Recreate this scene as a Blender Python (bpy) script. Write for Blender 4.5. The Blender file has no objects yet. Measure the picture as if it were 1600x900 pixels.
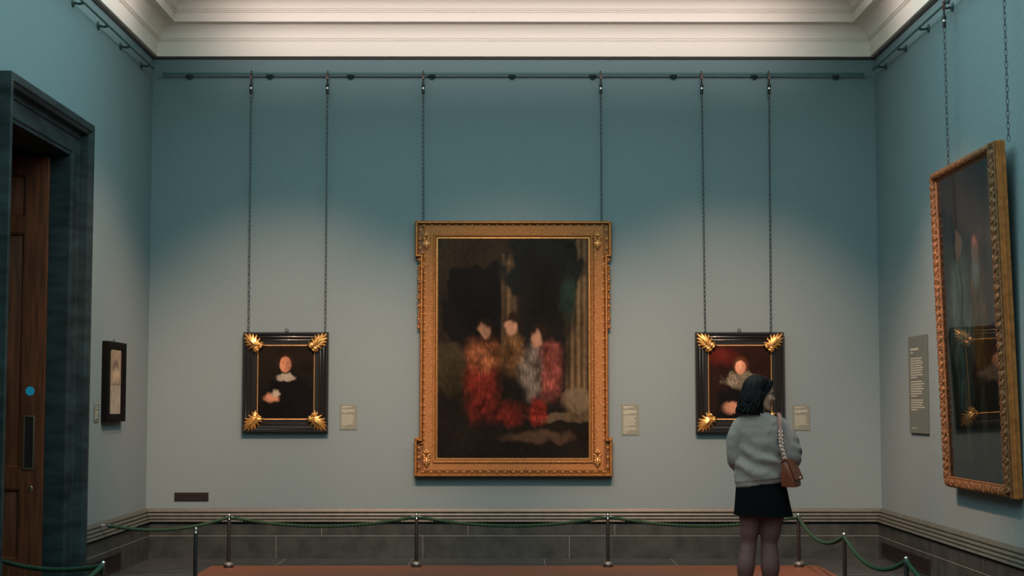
import bpy, bmesh, math, random
from mathutils import Vector, Matrix, noise

random.seed(11)
PI = math.pi
scene = bpy.context.scene
COL = scene.collection
V = Vector

# ------------------------------------------------------------------ camera
FPX = 2450.0
PITCH = math.atan(178.0 / FPX)
YAW = math.atan(6.0 / FPX)
cp, sp, cy_, sy_ = math.cos(PITCH), math.sin(PITCH), math.cos(YAW), math.sin(YAW)
FWD = V((sy_ * cp, cy_ * cp, sp)); RGT = V((cy_, -sy_, 0)); UPV = RGT.cross(FWD)
D = 15.7                                        # distance of the back wall


def ray(x, y):
    return FWD + RGT * ((x - 800) / FPX) + UPV * ((450 - y) / FPX)


_r = ray(800, 872)
H = -_r.z * D / _r.y                            # eye height: the floor meets the back wall there
CAM = V((0, 0, H))


def onY(x, y, Y):
    r = ray(x, y); return CAM + r * (Y / r.y)


def onX(x, y, X):
    r = ray(x, y); return CAM + r * (X / r.x)


def onZ(x, y, z):
    r = ray(x, y); return CAM + r * ((z - H) / r.z)


def W(x, y, off=0.0):
    return onY(x, y, D - off)


cam = bpy.data.cameras.new('camera'); cam.sensor_width = 36; cam.lens = 36 * FPX / 1600
cam.clip_start = 0.05; cam.clip_end = 100
camo = bpy.data.objects.new('camera', cam); COL.objects.link(camo)
camo.location = CAM; camo.rotation_euler = (PI / 2 + PITCH, 0, -YAW)
scene.camera = camo

XL = W(231, 600).x; XR = W(1374.5, 600).x
Z0 = W(800, 90).z                               # top of the fabric wall
ZC = Z0 + 0.62                                  # flat of the ceiling

# ------------------------------------------------------------------ materials


def mat(name, col, rough=0.6, metal=0.0, nscale=0, namt=0.0, bump=0.0, bscale=None, emit=None, spec=0.5, col2=None, stretch=None, coat=0.0, sheen=0.0):
    m = bpy.data.materials.new(name); m.use_nodes = True
    nt = m.node_tree; b = nt.nodes['Principled BSDF']
    b.inputs['Base Color'].default_value = (*col, 1)
    b.inputs['Roughness'].default_value = rough
    b.inputs['Metallic'].default_value = metal
    b.inputs['Specular IOR Level'].default_value = spec
    b.inputs['Coat Weight'].default_value = coat
    b.inputs['Sheen Weight'].default_value = sheen
    if emit:
        b.inputs['Emission Color'].default_value = (*emit[0], 1); b.inputs['Emission Strength'].default_value = emit[1]
    if nscale or bump:
        tc = nt.nodes.new('ShaderNodeTexCoord'); mp = nt.nodes.new('ShaderNodeMapping')
        nt.links.new(tc.outputs['Object'], mp.inputs['Vector'])
        if stretch: mp.inputs['Scale'].default_value = stretch
    if nscale:
        n = nt.nodes.new('ShaderNodeTexNoise'); n.inputs['Scale'].default_value = nscale; n.inputs['Detail'].default_value = 4
        nt.links.new(mp.outputs['Vector'], n.inputs['Vector'])
        r = nt.nodes.new('ShaderNodeValToRGB')
        c2 = col2 or tuple(min(1, c * (1 + namt)) for c in col)
        c1 = col if col2 else tuple(c * (1 - namt) for c in col)
        r.color_ramp.elements[0].position = 0.32; r.color_ramp.elements[0].color = (*c1, 1)
        r.color_ramp.elements[1].position = 0.68; r.color_ramp.elements[1].color = (*c2, 1)
        nt.links.new(n.outputs['Fac'], r.inputs['Fac']); nt.links.new(r.outputs['Color'], b.inputs['Base Color'])
    if bump:
        n2 = nt.nodes.new('ShaderNodeTexNoise'); n2.inputs['Scale'].default_value = bscale or nscale or 50; n2.inputs['Detail'].default_value = 3
        nt.links.new(mp.outputs['Vector'], n2.inputs['Vector'])
        bp = nt.nodes.new('ShaderNodeBump'); bp.inputs['Strength'].default_value = bump; bp.inputs['Distance'].default_value = 0.01
        nt.links.new(n2.outputs['Fac'], bp.inputs['Height']); nt.links.new(bp.outputs['Normal'], b.inputs['Normal'])
    return m


M = {}
M['wall'] = mat('teal_wall_fabric', (0.158, 0.218, 0.236), 0.95, 0, 100, 0.13, 0.12, 220, spec=0.1)
M['plaster'] = mat('warm_white_plaster', (0.85, 0.77, 0.69), 0.8, 0, 90, 0.03, spec=0.2)
M['cornice_shade'] = mat('cornice_shadow_strip', (0.05, 0.04, 0.037), 0.7)
M['slate'] = mat('dark_slate', (0.030, 0.035, 0.034), 0.4, 0, 7, 0.35, 0.03, 30)
M['dado'] = mat('grey_green_mould_lit', (0.062, 0.070, 0.060), 0.5, 0, 14, 0.18)  # same stone as the plinth, colour lightened for light from above
M['joint'] = mat('pale_stone_joint', (0.17, 0.175, 0.165), 0.6)
M['stonefloor'] = mat('dark_stone_floor', (0.030, 0.035, 0.037), 0.4, 0, 6, 0.25)
M['case'] = mat('dark_teal_marble', (0.018, 0.027, 0.029), 0.5, 0, 3, 0.5, stretch=(1, 1, 3.5), spec=0.15)
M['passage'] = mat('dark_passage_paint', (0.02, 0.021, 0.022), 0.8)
M['doorwood'] = mat('mahogany_door', (0.105, 0.028, 0.010), 0.45, 0, 5, 0.45, 0.05, 60, stretch=(6, 6, 0.5))
M['brass'] = mat('dull_brass', (0.30, 0.21, 0.13), 0.4, 0.9)
M['bronze'] = mat('dark_bronze', (0.016, 0.011, 0.010), 0.55, 0.0, spec=0.2)
M['darkiron'] = mat('dark_iron', (0.014, 0.011, 0.010), 0.5, 0.0, spec=0.3)
M['chain'] = mat('blackened_chain_steel', (0.055, 0.058, 0.065), 0.42, 0.7)
M['rust'] = mat('rust_brown_hook', (0.09, 0.035, 0.028), 0.5, 0.3)
M['chrome'] = mat('chrome', (0.66, 0.66, 0.63), 0.32, 1.0)
M['teal_rod'] = mat('teal_painted_rod', (0.045, 0.125, 0.12), 0.4)
M['teal_dark'] = mat('dark_teal_bracket', (0.02, 0.05, 0.048), 0.5)
M['rope'] = mat('green_rope', (0.022, 0.050, 0.030), 0.9, 0, 160, 0.3, spec=0.12)
M['gilt'] = mat('aged_gilt', (0.31, 0.138, 0.038), 0.45, 0.5, 60, 0.35, 0.35, 170)
M['gilt_sand'] = mat('sanded_gilt', (0.30, 0.134, 0.040), 0.55, 0.35, 130, 0.45, 0.8, 160)
M['gilt_hi'] = mat('bright_gilt', (0.52, 0.28, 0.105), 0.35, 0.6, 40, 0.25)
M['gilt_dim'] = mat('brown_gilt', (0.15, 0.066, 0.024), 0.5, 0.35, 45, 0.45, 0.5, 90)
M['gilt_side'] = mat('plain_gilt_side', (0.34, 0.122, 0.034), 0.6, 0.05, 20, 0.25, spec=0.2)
M['leafgilt'] = mat('burnished_leaf_gilt', (0.83, 0.45, 0.14), 0.3, 0.8, 40, 0.2)
M['ebony'] = mat('ebonised_ripple_frame', (0.011, 0.0095, 0.009), 0.27, 0, coat=0.4)
M['blackwood'] = mat('matt_black_wood', (0.0045, 0.004, 0.004), 0.8, spec=0.06)
M['label'] = mat('grey_green_label', (0.14, 0.165, 0.135), 0.6)
M['labeldark'] = mat('sage_text_panel', (0.082, 0.106, 0.094), 0.6)
M['lettering'] = mat('pale_lettering', (0.34, 0.37, 0.31), 0.7)
M['sticker'] = mat('blue_sticker', (0.015, 0.36, 0.62), 0.5)
M['skin'] = mat('skin', (0.40, 0.205, 0.145), 0.5, 0, 25, 0.08)
M['hair'] = mat('black_hair', (0.0052, 0.0045, 0.005), 0.45, 0, 40, 0.5, 0.3, 150, spec=0.1, stretch=(3, 3, 0.6))
M['sweater'] = mat('grey_knit', (0.262, 0.202, 0.192), 0.95, 0, 240, 0.22, 0.5, 260, spec=0.1, sheen=0.12)
M['skirt'] = mat('black_skirt_cloth', (0.0042, 0.0042, 0.0052), 0.95, 0, 150, 0.3, 0.2, 200, spec=0.06)
M['tights'] = mat('sheer_black_tights', (0.125, 0.058, 0.054), 0.7, 0, 120, 0.2, spec=0.2)
M['shoe'] = mat('black_shoe_leather', (0.01, 0.01, 0.01), 0.35)
M['bag'] = mat('russet_quilted_leather', (0.155, 0.033, 0.014), 0.42, 0, 45, 0.25, 0.25, 60)
M['strap'] = mat('russet_strap_leather', (0.20, 0.075, 0.06), 0.5)
M['rosegold'] = mat('rose_gold_chain', (0.75, 0.48, 0.40), 0.28, 1.0)
M['eye'] = mat('dark_eye', (0.02, 0.015, 0.012), 0.2)
M['lip'] = mat('rose_lip', (0.33, 0.10, 0.09), 0.45)


def wood_floor():
    m = bpy.data.materials.new('red_brown_parquet'); m.use_nodes = True
    nt = m.node_tree; b = nt.nodes['Principled BSDF']
    tc = nt.nodes.new('ShaderNodeTexCoord')
    br = nt.nodes.new('ShaderNodeTexBrick'); br.inputs['Scale'].default_value = 1
    br.inputs['Brick Width'].default_value = 1.1; br.inputs['Row Height'].default_value = 0.09
    br.inputs['Mortar Size'].default_value = 0.0012
    br.inputs['Color1'].default_value = (0.205, 0.074, 0.037, 1); br.inputs['Color2'].default_value = (0.25, 0.092, 0.047, 1)
    br.inputs['Mortar'].default_value = (0.12, 0.04, 0.02, 1)
    nt.links.new(tc.outputs['Object'], br.inputs['Vector'])
    n = nt.nodes.new('ShaderNodeTexNoise'); n.inputs['Scale'].default_value = 9; n.inputs['Detail'].default_value = 5
    mp = nt.nodes.new('ShaderNodeMapping'); mp.inputs['Scale'].default_value = (0.6, 7, 1)
    nt.links.new(tc.outputs['Object'], mp.inputs['Vector']); nt.links.new(mp.outputs['Vector'], n.inputs['Vector'])
    mx = nt.nodes.new('ShaderNodeMix'); mx.data_type = 'RGBA'; mx.blend_type = 'MULTIPLY'; mx.inputs['Factor'].default_value = 0.5
    nt.links.new(br.outputs['Color'], mx.inputs['A']); nt.links.new(n.outputs['Color'], mx.inputs['B'])
    nt.links.new(mx.outputs['Result'], b.inputs['Base Color'])
    b.inputs['Roughness'].default_value = 0.32
    return m


M['wood'] = wood_floor()


def canvas_mat(name, rough=0.5):
    m = bpy.data.materials.new(name); m.use_nodes = True
    nt = m.node_tree; b = nt.nodes['Principled BSDF']
    a = nt.nodes.new('ShaderNodeVertexColor'); a.layer_name = 'paint'
    nt.links.new(a.outputs['Color'], b.inputs['Base Color'])
    b.inputs['Roughness'].default_value = rough; b.inputs['Specular IOR Level'].default_value = 0.06
    return m


M['oil'] = canvas_mat('oil_paint')


def glass_mat():
    m = bpy.data.materials.new('picture_glass'); m.use_nodes = True
    nt = m.node_tree; nt.nodes.clear()
    o = nt.nodes.new('ShaderNodeOutputMaterial'); mx = nt.nodes.new('ShaderNodeMixShader')
    t = nt.nodes.new('ShaderNodeBsdfTransparent'); g = nt.nodes.new('ShaderNodeBsdfGlossy'); g.inputs['Roughness'].default_value = 0.0
    f = nt.nodes.new('ShaderNodeFresnel'); f.inputs['IOR'].default_value = 1.45
    nt.links.new(f.outputs['Fac'], mx.inputs['Fac']); nt.links.new(t.outputs['BSDF'], mx.inputs[1]); nt.links.new(g.outputs['BSDF'], mx.inputs[2])
    nt.links.new(mx.outputs['Shader'], o.inputs['Surface'])
    return m


M['glass'] = glass_mat()

# ------------------------------------------------------------------ mesh builder


class Frame3:
    """a local frame: right, up, out of the wall"""
    def __init__(s, o, u, v, n):
        s.o, s.u, s.v, s.n = V(o), V(u).normalized(), V(v).normalized(), V(n).normalized()

    def P(s, a, b, c=0.0):
        return s.o + s.u * a + s.v * b + s.n * c


WORLD = Frame3((0, 0, 0), (1, 0, 0), (0, 1, 0), (0, 0, 1))


class MB:
    def __init__(s):
        s.v, s.f, s.m = [], [], []; s.cur = 0

    def mi(s, i):
        s.cur = i; return s

    def add(s, vs, fs):
        b = len(s.v); s.v += [V(p) for p in vs]
        for f in fs:
            s.f.append([b + i for i in f]); s.m.append(s.cur)
        return s

    def box(s, a, b, F=WORLD):
        x0, y0, z0 = a; x1, y1, z1 = b
        vs = [F.P(x, y, z) for z in (z0, z1) for y in (y0, y1) for x in (x0, x1)]
        return s.add(vs, [(0, 2, 3, 1), (4, 5, 7, 6), (0, 1, 5, 4), (1, 3, 7, 5), (3, 2, 6, 7), (2, 0, 4, 6)])

    def bevbox(s, a, b, r, F=WORLD):
        x0, y0, z0 = a; x1, y1, z1 = b
        rings = []
        for z, i in ((z0, r), (z0 + r, 0), (z1 - r, 0), (z1, r)):
            rings.append([F.P(x0 + i + (r if 1 else 0) * 0, y0 + i, z), F.P(x1 - i, y0 + i, z), F.P(x1 - i, y1 - i, z), F.P(x0 + i, y1 - i, z)])
        return s.loft(rings)

    def loft(s, rings, caps=True, closed=True):
        n = len(rings[0]); vs = [p for r in rings for p in r]; fs = []
        for i in range(len(rings) - 1):
            for j in range(n if closed else n - 1):
                k = (j + 1) % n
                fs.append((i * n + j, i * n + k, (i + 1) * n + k, (i + 1) * n + j))
        if caps and closed:
            fs.append(tuple(range(n))[::-1]); fs.append(tuple((len(rings) - 1) * n + j for j in range(n)))
        return s.add(vs, fs)

    def prism(s, poly, c0, c1, F=WORLD):
        return s.loft([[F.P(a, b, c0) for a, b in poly], [F.P(a, b, c1) for a, b in poly]])

    def lathe(s, prof, c, n=20, axis=(0, 0, 1)):
        ax = V(axis).normalized(); t = ax.orthogonal().normalized(); q = ax.cross(t); c = V(c)
        rings = [[c + ax * z + (t * math.cos(2 * PI * j / n) + q * math.sin(2 * PI * j / n)) * max(r, 1e-4) for j in range(n)] for r, z in prof]
        return s.loft(rings)

    def tube(s, pts, rad, n=10, caps=True, lobes=0, twist=0, amp=0, flat=1.0):
        pts = [V(p) for p in pts]; N = len(pts)
        if not isinstance(rad, (list, tuple)): rad = [rad] * N
        tan = [(pts[min(i + 1, N - 1)] - pts[max(i - 1, 0)]).normalized() for i in range(N)]
        nrm = tan[0].orthogonal().normalized(); rings = []; L = 0
        for i in range(N):
            if i: L += (pts[i] - pts[i - 1]).length
            nrm = (nrm - tan[i] * nrm.dot(tan[i])).normalized(); bi = tan[i].cross(nrm); ring = []
            for j in range(n):
                a = 2 * PI * j / n; r = rad[i] * (1 + (amp * math.cos(lobes * (a - twist * L)) if lobes else 0))
                ring.append(pts[i] + (nrm * math.cos(a) + bi * math.sin(a) * flat) * r)
            rings.append(ring)
        return s.loft(rings, caps)

    def limb(s, pts, rad, n=14, sub=4):
        """smooth round-ended tube through the joints"""
        pts = [V(p) for p in pts]; N = len(pts); P, R = [], []
        for i in range(N - 1):
            p0, p1, p2, p3 = pts[max(i - 1, 0)], pts[i], pts[i + 1], pts[min(i + 2, N - 1)]
            for k in range(sub):
                t = k / sub
                P.append(0.5 * ((2 * p1) + (p2 - p0) * t + (2 * p0 - 5 * p1 + 4 * p2 - p3) * t * t + (3 * p1 - p0 - 3 * p2 + p3) * t ** 3))
                tt = t * t * (3 - 2 * t); R.append(rad[i] * (1 - tt) + rad[i + 1] * tt)
        P.append(pts[-1]); R.append(rad[-1])
        d0 = (P[1] - P[0]).normalized(); d1 = (P[-1] - P[-2]).normalized()
        pre = [(P[0] - d0 * R[0] * math.sin(a), R[0] * math.cos(a)) for a in (1.45, 1.1, 0.6)]
        post = [(P[-1] + d1 * R[-1] * math.sin(a), R[-1] * math.cos(a)) for a in (0.6, 1.1, 1.45)]
        P = [p for p, _ in pre] + P + [p for p, _ in post]; R = [r for _, r in pre] + R + [r for _, r in post]
        return s.tube(P, R, n)

    def ell(s, c, r, rot=None, n=12, k=8):
        c = V(c); R = rot or Matrix.Identity(3); rings = []
        for i in range(k + 1):
            a = PI * i / k; sr = max(math.sin(a), 0.02)
            rings.append([c + R @ V((r[0] * sr * math.cos(2 * PI * j / n), r[1] * sr * math.sin(2 * PI * j / n), -r[2] * math.cos(a))) for j in range(n)])
        return s.loft(rings)

    def sweep(s, poly, prof, F):
        """closed mitred moulding: poly CCW (a,b) points, prof (inset, height) points"""
        n = len(poly); rings = []
        offs = []
        for i in range(n):
            p, q, r = V((*poly[i - 1], 0)), V((*poly[i], 0)), V((*poly[(i + 1) % n], 0))
            d1 = (q - p).normalized(); d2 = (r - q).normalized()
            n1 = V((-d1.y, d1.x, 0)); n2 = V((-d2.y, d2.x, 0))
            offs.append((n1 + n2) / max(1 + n1.dot(n2), 0.2))
        for ins, h in prof:
            rings.append([F.P(poly[i][0] + offs[i].x * ins, poly[i][1] + offs[i].y * ins, h) for i in range(n)])
        return s.loft(rings, caps=False)

    def build(s, name, mats, parent=None, angle=35, smooth=True, recalc=True):
        off = parent_world(parent) if parent else V((0, 0, 0))
        me = bpy.data.meshes.new(name)
        me.from_pydata([tuple(p - off) for p in s.v], [], s.f)
        for m in (mats if isinstance(mats, (list, tuple)) else [mats]): me.materials.append(m)
        me.polygons.foreach_set('material_index', s.m)
        if recalc:
            bm = bmesh.new(); bm.from_mesh(me); bmesh.ops.recalc_face_normals(bm, faces=bm.faces); bm.to_mesh(me); bm.free()
        if smooth:
            me.polygons.foreach_set('use_smooth', [True] * len(me.polygons)); me.set_sharp_from_angle(angle=math.radians(angle))
        o = bpy.data.objects.new(name, me); COL.objects.link(o)
        if parent: o.parent = parent
        return o


def parent_world(o):
    p = V(o.location)
    while o.parent:
        o = o.parent; p += o.location
    return p


def tag(o, label=None, cat=None, group=None, kind=None):
    if label: o['label'] = label
    if cat: o['category'] = cat
    if group: o['group'] = group
    if kind: o['kind'] = kind
    return o


def thing(name, label, cat, loc, group=None):
    o = bpy.data.objects.new(name, None); COL.objects.link(o); o.location = loc; o.empty_display_size = 0.05
    return tag(o, label, cat, group)


def struct(mb, name, mats, parent=None, **k):
    o = mb.build(name, mats, parent, **k)
    if not parent: o['kind'] = 'structure'
    return o


def remeshed(mb, voxel, smooth_it=2):
    """one continuous surface from overlapping closed shapes"""
    me = bpy.data.meshes.new('tmp'); me.from_pydata([tuple(p) for p in mb.v], [], mb.f)
    bm = bmesh.new(); bm.from_mesh(me); bmesh.ops.recalc_face_normals(bm, faces=bm.faces); bm.to_mesh(me); bm.free()
    o = bpy.data.objects.new('tmp', me); COL.objects.link(o)
    r = o.modifiers.new('r', 'REMESH'); r.mode = 'VOXEL'; r.voxel_size = voxel
    sm = o.modifiers.new('s', 'SMOOTH'); sm.iterations = smooth_it; sm.factor = 0.5
    bpy.context.view_layer.update()
    dg = bpy.context.evaluated_depsgraph_get()
    out = bpy.data.meshes.new_from_object(o.evaluated_get(dg))
    res = MB(); res.v = [v.co.copy() for v in out.vertices]; res.f = [list(p.vertices) for p in out.polygons]; res.m = [0] * len(res.f)
    bpy.data.objects.remove(o); bpy.data.meshes.remove(me); bpy.data.meshes.remove(out)
    return res


def bar_profile(pts, F, a0, a1):
    """extrude an (b,c) outline along F.u"""
    mb = MB(); return mb.loft([[F.P(a0, b, c) for b, c in pts], [F.P(a1, b, c) for b, c in pts]])


# ------------------------------------------------------------------ the room
YF = -4.0
PJ = 0.155                                      # projection of the doorcase from the wall
ARCH_F, ARCH_N = onX(147.5, 250, XL + PJ).y, onX(14.5, 250, XL + PJ).y
ZA = onX(148, 197, XL + PJ).z
DOOR_N, DOOR_F = ARCH_N + 0.285, ARCH_F - 0.285   # clear opening of the doorway in the left wall
DOOR_T = ZA - 0.285
T = 0.36
struct(MB().box((XL - T, D, -0.2), (XR + T, D + T, ZC + 0.3)), 'wall_back', M['wall'])
mb = MB()
mb.box((XL - T, YF, -0.2), (XL, DOOR_N - 0.02, ZC + 0.3)).box((XL - T, DOOR_F + 0.02, -0.2), (XL, D, ZC + 0.3)).box((XL - T, DOOR_N - 0.02, DOOR_T + 0.02), (XL, DOOR_F + 0.02, ZC + 0.3))
struct(mb, 'wall_left', M['wall'])
mb = MB().box((XR, YF, -0.2), (XR + T, D, ZC + 0.3))
struct(mb, 'wall_right', M['wall'])
struct(MB().box((XL - T, YF - T, -0.2), (XR + T, YF, ZC + 0.3)), 'wall_front', M['wall'])

# floor: dark stone border and red-brown boards
bl, br_, bb = XL + 0.80, XR - 0.78, D - 0.72
struct(MB().box((bl, YF + 0.7, -0.2), (br_, bb, 0.0)), 'floor', M['wood'])
mb = MB()
mb.box((XL, YF, -0.2), (bl, D, 0)).box((br_, YF, -0.2), (XR, D, 0)).box((bl, bb, -0.2), (br_, D, 0)).box((bl, YF, -0.2), (br_, YF + 0.7, 0))
mb.mi(1)
for x in (-2.2, -0.95, 0.35, 1.6, 2.85): mb.box((x, bb + 0.01, 0), (x + 0.006, D - 0.05, 0.001))
for y in (14.2, 12.4, 10.6, 8.8, 7.0):
    mb.box((XL + 0.05, y, 0), (bl - 0.01, y + 0.006, 0.001)); mb.box((br_ + 0.01, y, 0), (XR - 0.05, y + 0.006, 0.001))
struct(mb, 'trim_1', [M['stonefloor'], M['joint']])

# dado moulding and plinth; p = projection from the wall
ZD = W(800, 794).z
BASE = [(0, ZD), (0.012, ZD), (0.016, ZD - 0.006), (0.03, ZD - 0.030), (0.030, ZD - 0.036), (0.020, ZD - 0.040), (0.020, ZD - 0.046), (0.036, ZD - 0.052), (0.044, ZD - 0.066),
        (0.036, ZD - 0.074), (0.032, ZD - 0.080), (0.046, ZD - 0.086), (0.054, ZD - 0.098), (0.046, ZD - 0.106), (0.044, ZD - 0.112), (0.066, ZD - 0.118), (0.070, ZD - 0.126), (0.062, ZD - 0.134), (0.018, ZD - 0.140), (0.016, ZD - 0.150)]
PL = [(0.045, ZD - 0.152), (0.045, 0.226), (0.050, 0.222), (0.050, 0.0), (0, 0)]


def base_run(fa, fb, name):
    """fa(p), fb(p): ground points of both ends at projection p"""
    mb = MB()
    P = BASE + PL
    mb.mi(0)
    for i in range(len(P) - 1):
        (p0, z0), (p1, z1) = P[i], P[i + 1]
        mb.cur = 0 if i < len(BASE) - 1 else 1
        a0, b0, a1, b1 = fa(p0), fb(p0), fa(p1), fb(p1)
        mb.add([(*a0, z0), (*b0, z0), (*b1, z1), (*a1, z1)], [(0, 1, 2, 3)])
    mb.cur = 2
    for z, hgt in ((0.226, 0.006),):
        a0, b0, a1, b1 = fa(0.0535), fb(0.0535), fa(0.0535), fb(0.0535)
        mb.add([(*a0, z), (*b0, z), (*b1, z - hgt), (*a1, z - hgt)], [(0, 1, 2, 3)])
    mb.cur = 2
    a, b = V(fa(0.0515)), V(fb(0.0515)); L = (b - a).length; d = (b - a) / L
    for k in range(1, int(L / 1.45)):
        q = a + d * (k * 1.45 - 0.2)
        for za, zb, sh in ((0.004, 0.218, 0.0), (0.23, ZD - 0.156, 0.45)):
            q2 = q + d * sh
            mb.add([(*q2, za), (*(q2 + d * 0.005), za), (*(q2 + d * 0.005), zb), (*q2, zb)], [(0, 1, 2, 3)])
    return struct(mb, name, [M['dado'], M['slate'], M['joint']], angle=25)


base_run(lambda p: (XL + p, D - p), lambda p: (XR - p, D - p), 'baseboard_back')
base_run(lambda p: (XL + p, ARCH_F), lambda p: (XL + p, D - p), 'baseboard_left')
base_run(lambda p: (XR - p, YF), lambda p: (XR - p, D - p), 'baseboard_right')
base_run(lambda p: (XL + p, YF), lambda p: (XL + p, ARCH_N), 'baseboard_left.001')

# cornice, mitred round the four walls
prof = [(0, Z0 - 0.001), (0.055, Z0), (0.062, Z0 + 0.15), (0.070, Z0 + 0.153), (0.070, Z0 + 0.160), (0.078, Z0 + 0.163), (0.078, Z0 + 0.174), (0.088, Z0 + 0.177)]
prof += [(0.088 + 0.172 * (1 - math.cos(t * PI / 16)), Z0 + 0.177 + 0.14 * math.sin(t * PI / 16)) for t in range(1, 9)]
prof += [(0.260, Z0 + 0.305), (0.266, Z0 + 0.305), (0.272, Z0 + 0.392), (0.284, Z0 + 0.396), (0.284, Z0 + 0.409), (0.296, Z0 + 0.412), (0.296, Z0 + 0.424), (0.304, Z0 + 0.428)]
prof += [(0.304 + 0.11 * (1 - math.cos(t * PI / 14)), Z0 + 0.428 + 0.10 * math.sin(t * PI / 14)) for t in range(1, 8)]
prof += [(0.42, Z0 + 0.52), (0.425, Z0 + 0.535), (0.435, Z0 + 0.54), (0.44, ZC)]
mb = MB()
rings = [[V((XL + p, YF + p, z)), V((XR - p, YF + p, z)), V((XR - p, D - p, z)), V((XL + p, D - p, z))] for p, z in prof]
mb.loft(rings, caps=False)
struct(mb, 'trim_2', M['plaster'], angle=22)
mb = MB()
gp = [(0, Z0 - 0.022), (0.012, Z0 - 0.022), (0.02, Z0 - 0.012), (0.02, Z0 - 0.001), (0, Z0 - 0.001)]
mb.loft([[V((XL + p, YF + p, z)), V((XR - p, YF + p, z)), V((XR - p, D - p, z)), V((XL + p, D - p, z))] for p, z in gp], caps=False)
struct(mb, 'trim_3', M['cornice_shade'])  # dark strip that paints in the shadow line under the cornice

# ceiling with a long flat laylight
SX, SY0, SY1 = 3.25, -3.2, 13.7
mb = MB()
mb.box((XL, YF, ZC), (-SX, D, ZC + 0.2)).box((SX, YF, ZC), (XR, D, ZC + 0.2)).box((-SX, YF, ZC), (SX, SY0, ZC + 0.2)).box((-SX, SY1, ZC), (SX, D, ZC + 0.2)).box((-SX, SY0, ZC + 0.1), (SX, SY1, ZC + 0.2))
struct(mb, 'ceiling', M['plaster'])

# ------------------------------------------------------------------ stone doorcase and the dark room beyond
mb = MB()
arch = [(0, 0.0), (0, PJ), (0.055, PJ), (0.06, PJ - 0.012), (0.085, PJ - 0.03), (0.092, 0.075), (0.13, 0.068), (0.135, 0.056), (0.255, 0.05), (0.262, 0.038), (0.285, 0.034), (0.285, -T)]
# outline of the case seen from the room: (Y, z); far leg, head, near leg
rings = []
for ins, hgt in arch:
    rings.append([V((XL + hgt, ARCH_N + ins, 0)), V((XL + hgt, ARCH_N + ins, ZA - ins)), V((XL + hgt, ARCH_F - ins, ZA - ins)), V((XL + hgt, ARCH_F - ins, 0))])
vs = [p for r in rings for p in r]; fs = []
for i in range(len(rings) - 1):
    for j in range(3): fs.append((i * 4 + j, i * 4 + j + 1, i * 4 + 4 + j + 1, i * 4 + 4 + j))
mb.add(vs, fs)
mb.box((XL + 0.001, ARCH_F - 0.15, 0), (XL + PJ + 0.012, ARCH_F + 0.012, 0.24))
struct(mb, 'trim_4', M['case'], angle=25)
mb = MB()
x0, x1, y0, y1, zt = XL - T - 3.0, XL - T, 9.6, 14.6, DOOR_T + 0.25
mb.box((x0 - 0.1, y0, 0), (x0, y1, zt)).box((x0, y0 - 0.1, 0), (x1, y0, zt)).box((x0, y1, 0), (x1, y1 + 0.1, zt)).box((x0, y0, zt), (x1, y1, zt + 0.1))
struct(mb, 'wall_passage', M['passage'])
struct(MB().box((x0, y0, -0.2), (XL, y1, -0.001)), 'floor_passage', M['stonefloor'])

# opened door leaf, facing the camera
YD = DOOR_F - 0.15
dx1 = onY(70, 500, YD).x; dx0 = dx1 - 1.0; dzt = onY(60, 246, YD).z
door = bpy.data.objects.new('door_1', None); COL.objects.link(door); door.location = (dx0, YD, 0); tag(door, kind='structure')
sw = 0.17
stl = [(0.0, 0.30), (0.86, 1.02), (2.90, 3.02), (dzt - 0.13, dzt)]
mb = MB()
mb.box((dx0, YD, 0.01), (dx0 + sw, YD + 0.055, dzt)).box((dx1 - sw, YD, 0.01), (dx1, YD + 0.055, dzt))
for a, b in stl: mb.box((dx0 + sw, YD, max(a, 0.01)), (dx1 - sw, YD + 0.055, b))
mb.build('door_frame', M['doorwood'], door)
for (a, b), (c, d) in zip(stl[:-1], stl[1:]):
    mb = MB(); F = Frame3((0, YD + 0.03, 0), (1, 0, 0), (0, 0, 1), (0, -1, 0))
    xa, xb, za, zb = dx0 + sw, dx1 - sw, b, c
    mb.loft([[F.P(xa + i, za + i, h), F.P(xb - i, za + i, h), F.P(xb - i, zb - i, h), F.P(xa + i, zb - i, h)] for i, h in ((0, -0.015), (0, 0.022), (0.012, 0.024), (0.02, 0.008), (0.03, 0.004), (0.05, 0.010))])
    mb.build('door_panel', M['doorwood'], door)
F = Frame3((0, YD, 0), (1, 0, 0), (0, 0, 1), (0, -1, 0))
a, b = onY(34.5, 734, YD), onY(55, 649, YD)
mb = MB().sweep([(a.x, a.z), (b.x, a.z), (b.x, b.z), (a.x, b.z)], [(0, 0), (0, 0.008), (0.012, 0.01), (0.016, 0.004)], F)
hp = mb.build('push_plate', M['brass'], door)
MB().box((a.x + 0.013, a.z + 0.013, 0.0005), (b.x - 0.013, b.z - 0.013, 0.005), F).build('plate_panel', M['bronze'], hp)
c = onY(47, 611, YD)
MB().lathe([(0.001, 0), (0.036, 0), (0.036, 0.002), (0.001, 0.0021)], (c.x, YD, c.z), 28, (0, -1, 0)).build('round_sticker', M['sticker'], door)['label'] = 'round bright blue sticker'
c = onY(48, 764, YD)
mb = MB()
F = Frame3((c.x, YD, c.z), (1, 0, 0), (0, 0, 1), (0, -1, 0))
mb.loft([[F.P(r * 0.017 * math.cos(t * PI / 10), r * 0.027 * math.sin(t * PI / 10), h) for t in range(20)] for r, h in ((1, 0), (1, 0.004), (0.8, 0.007), (0.35, 0.007), (0.3, 0.002))])
mb.build('keyhole_cover', M['brass'], door)

# ------------------------------------------------------------------ helpers for walls of pictures
FB = Frame3((0, D, 0), (1, 0, 0), (0, 0, 1), (0, -1, 0))


def rect(a0, b0, a1, b1):
    return [(a0, b0), (a1, b0), (a1, b1), (a0, b1)]


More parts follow.
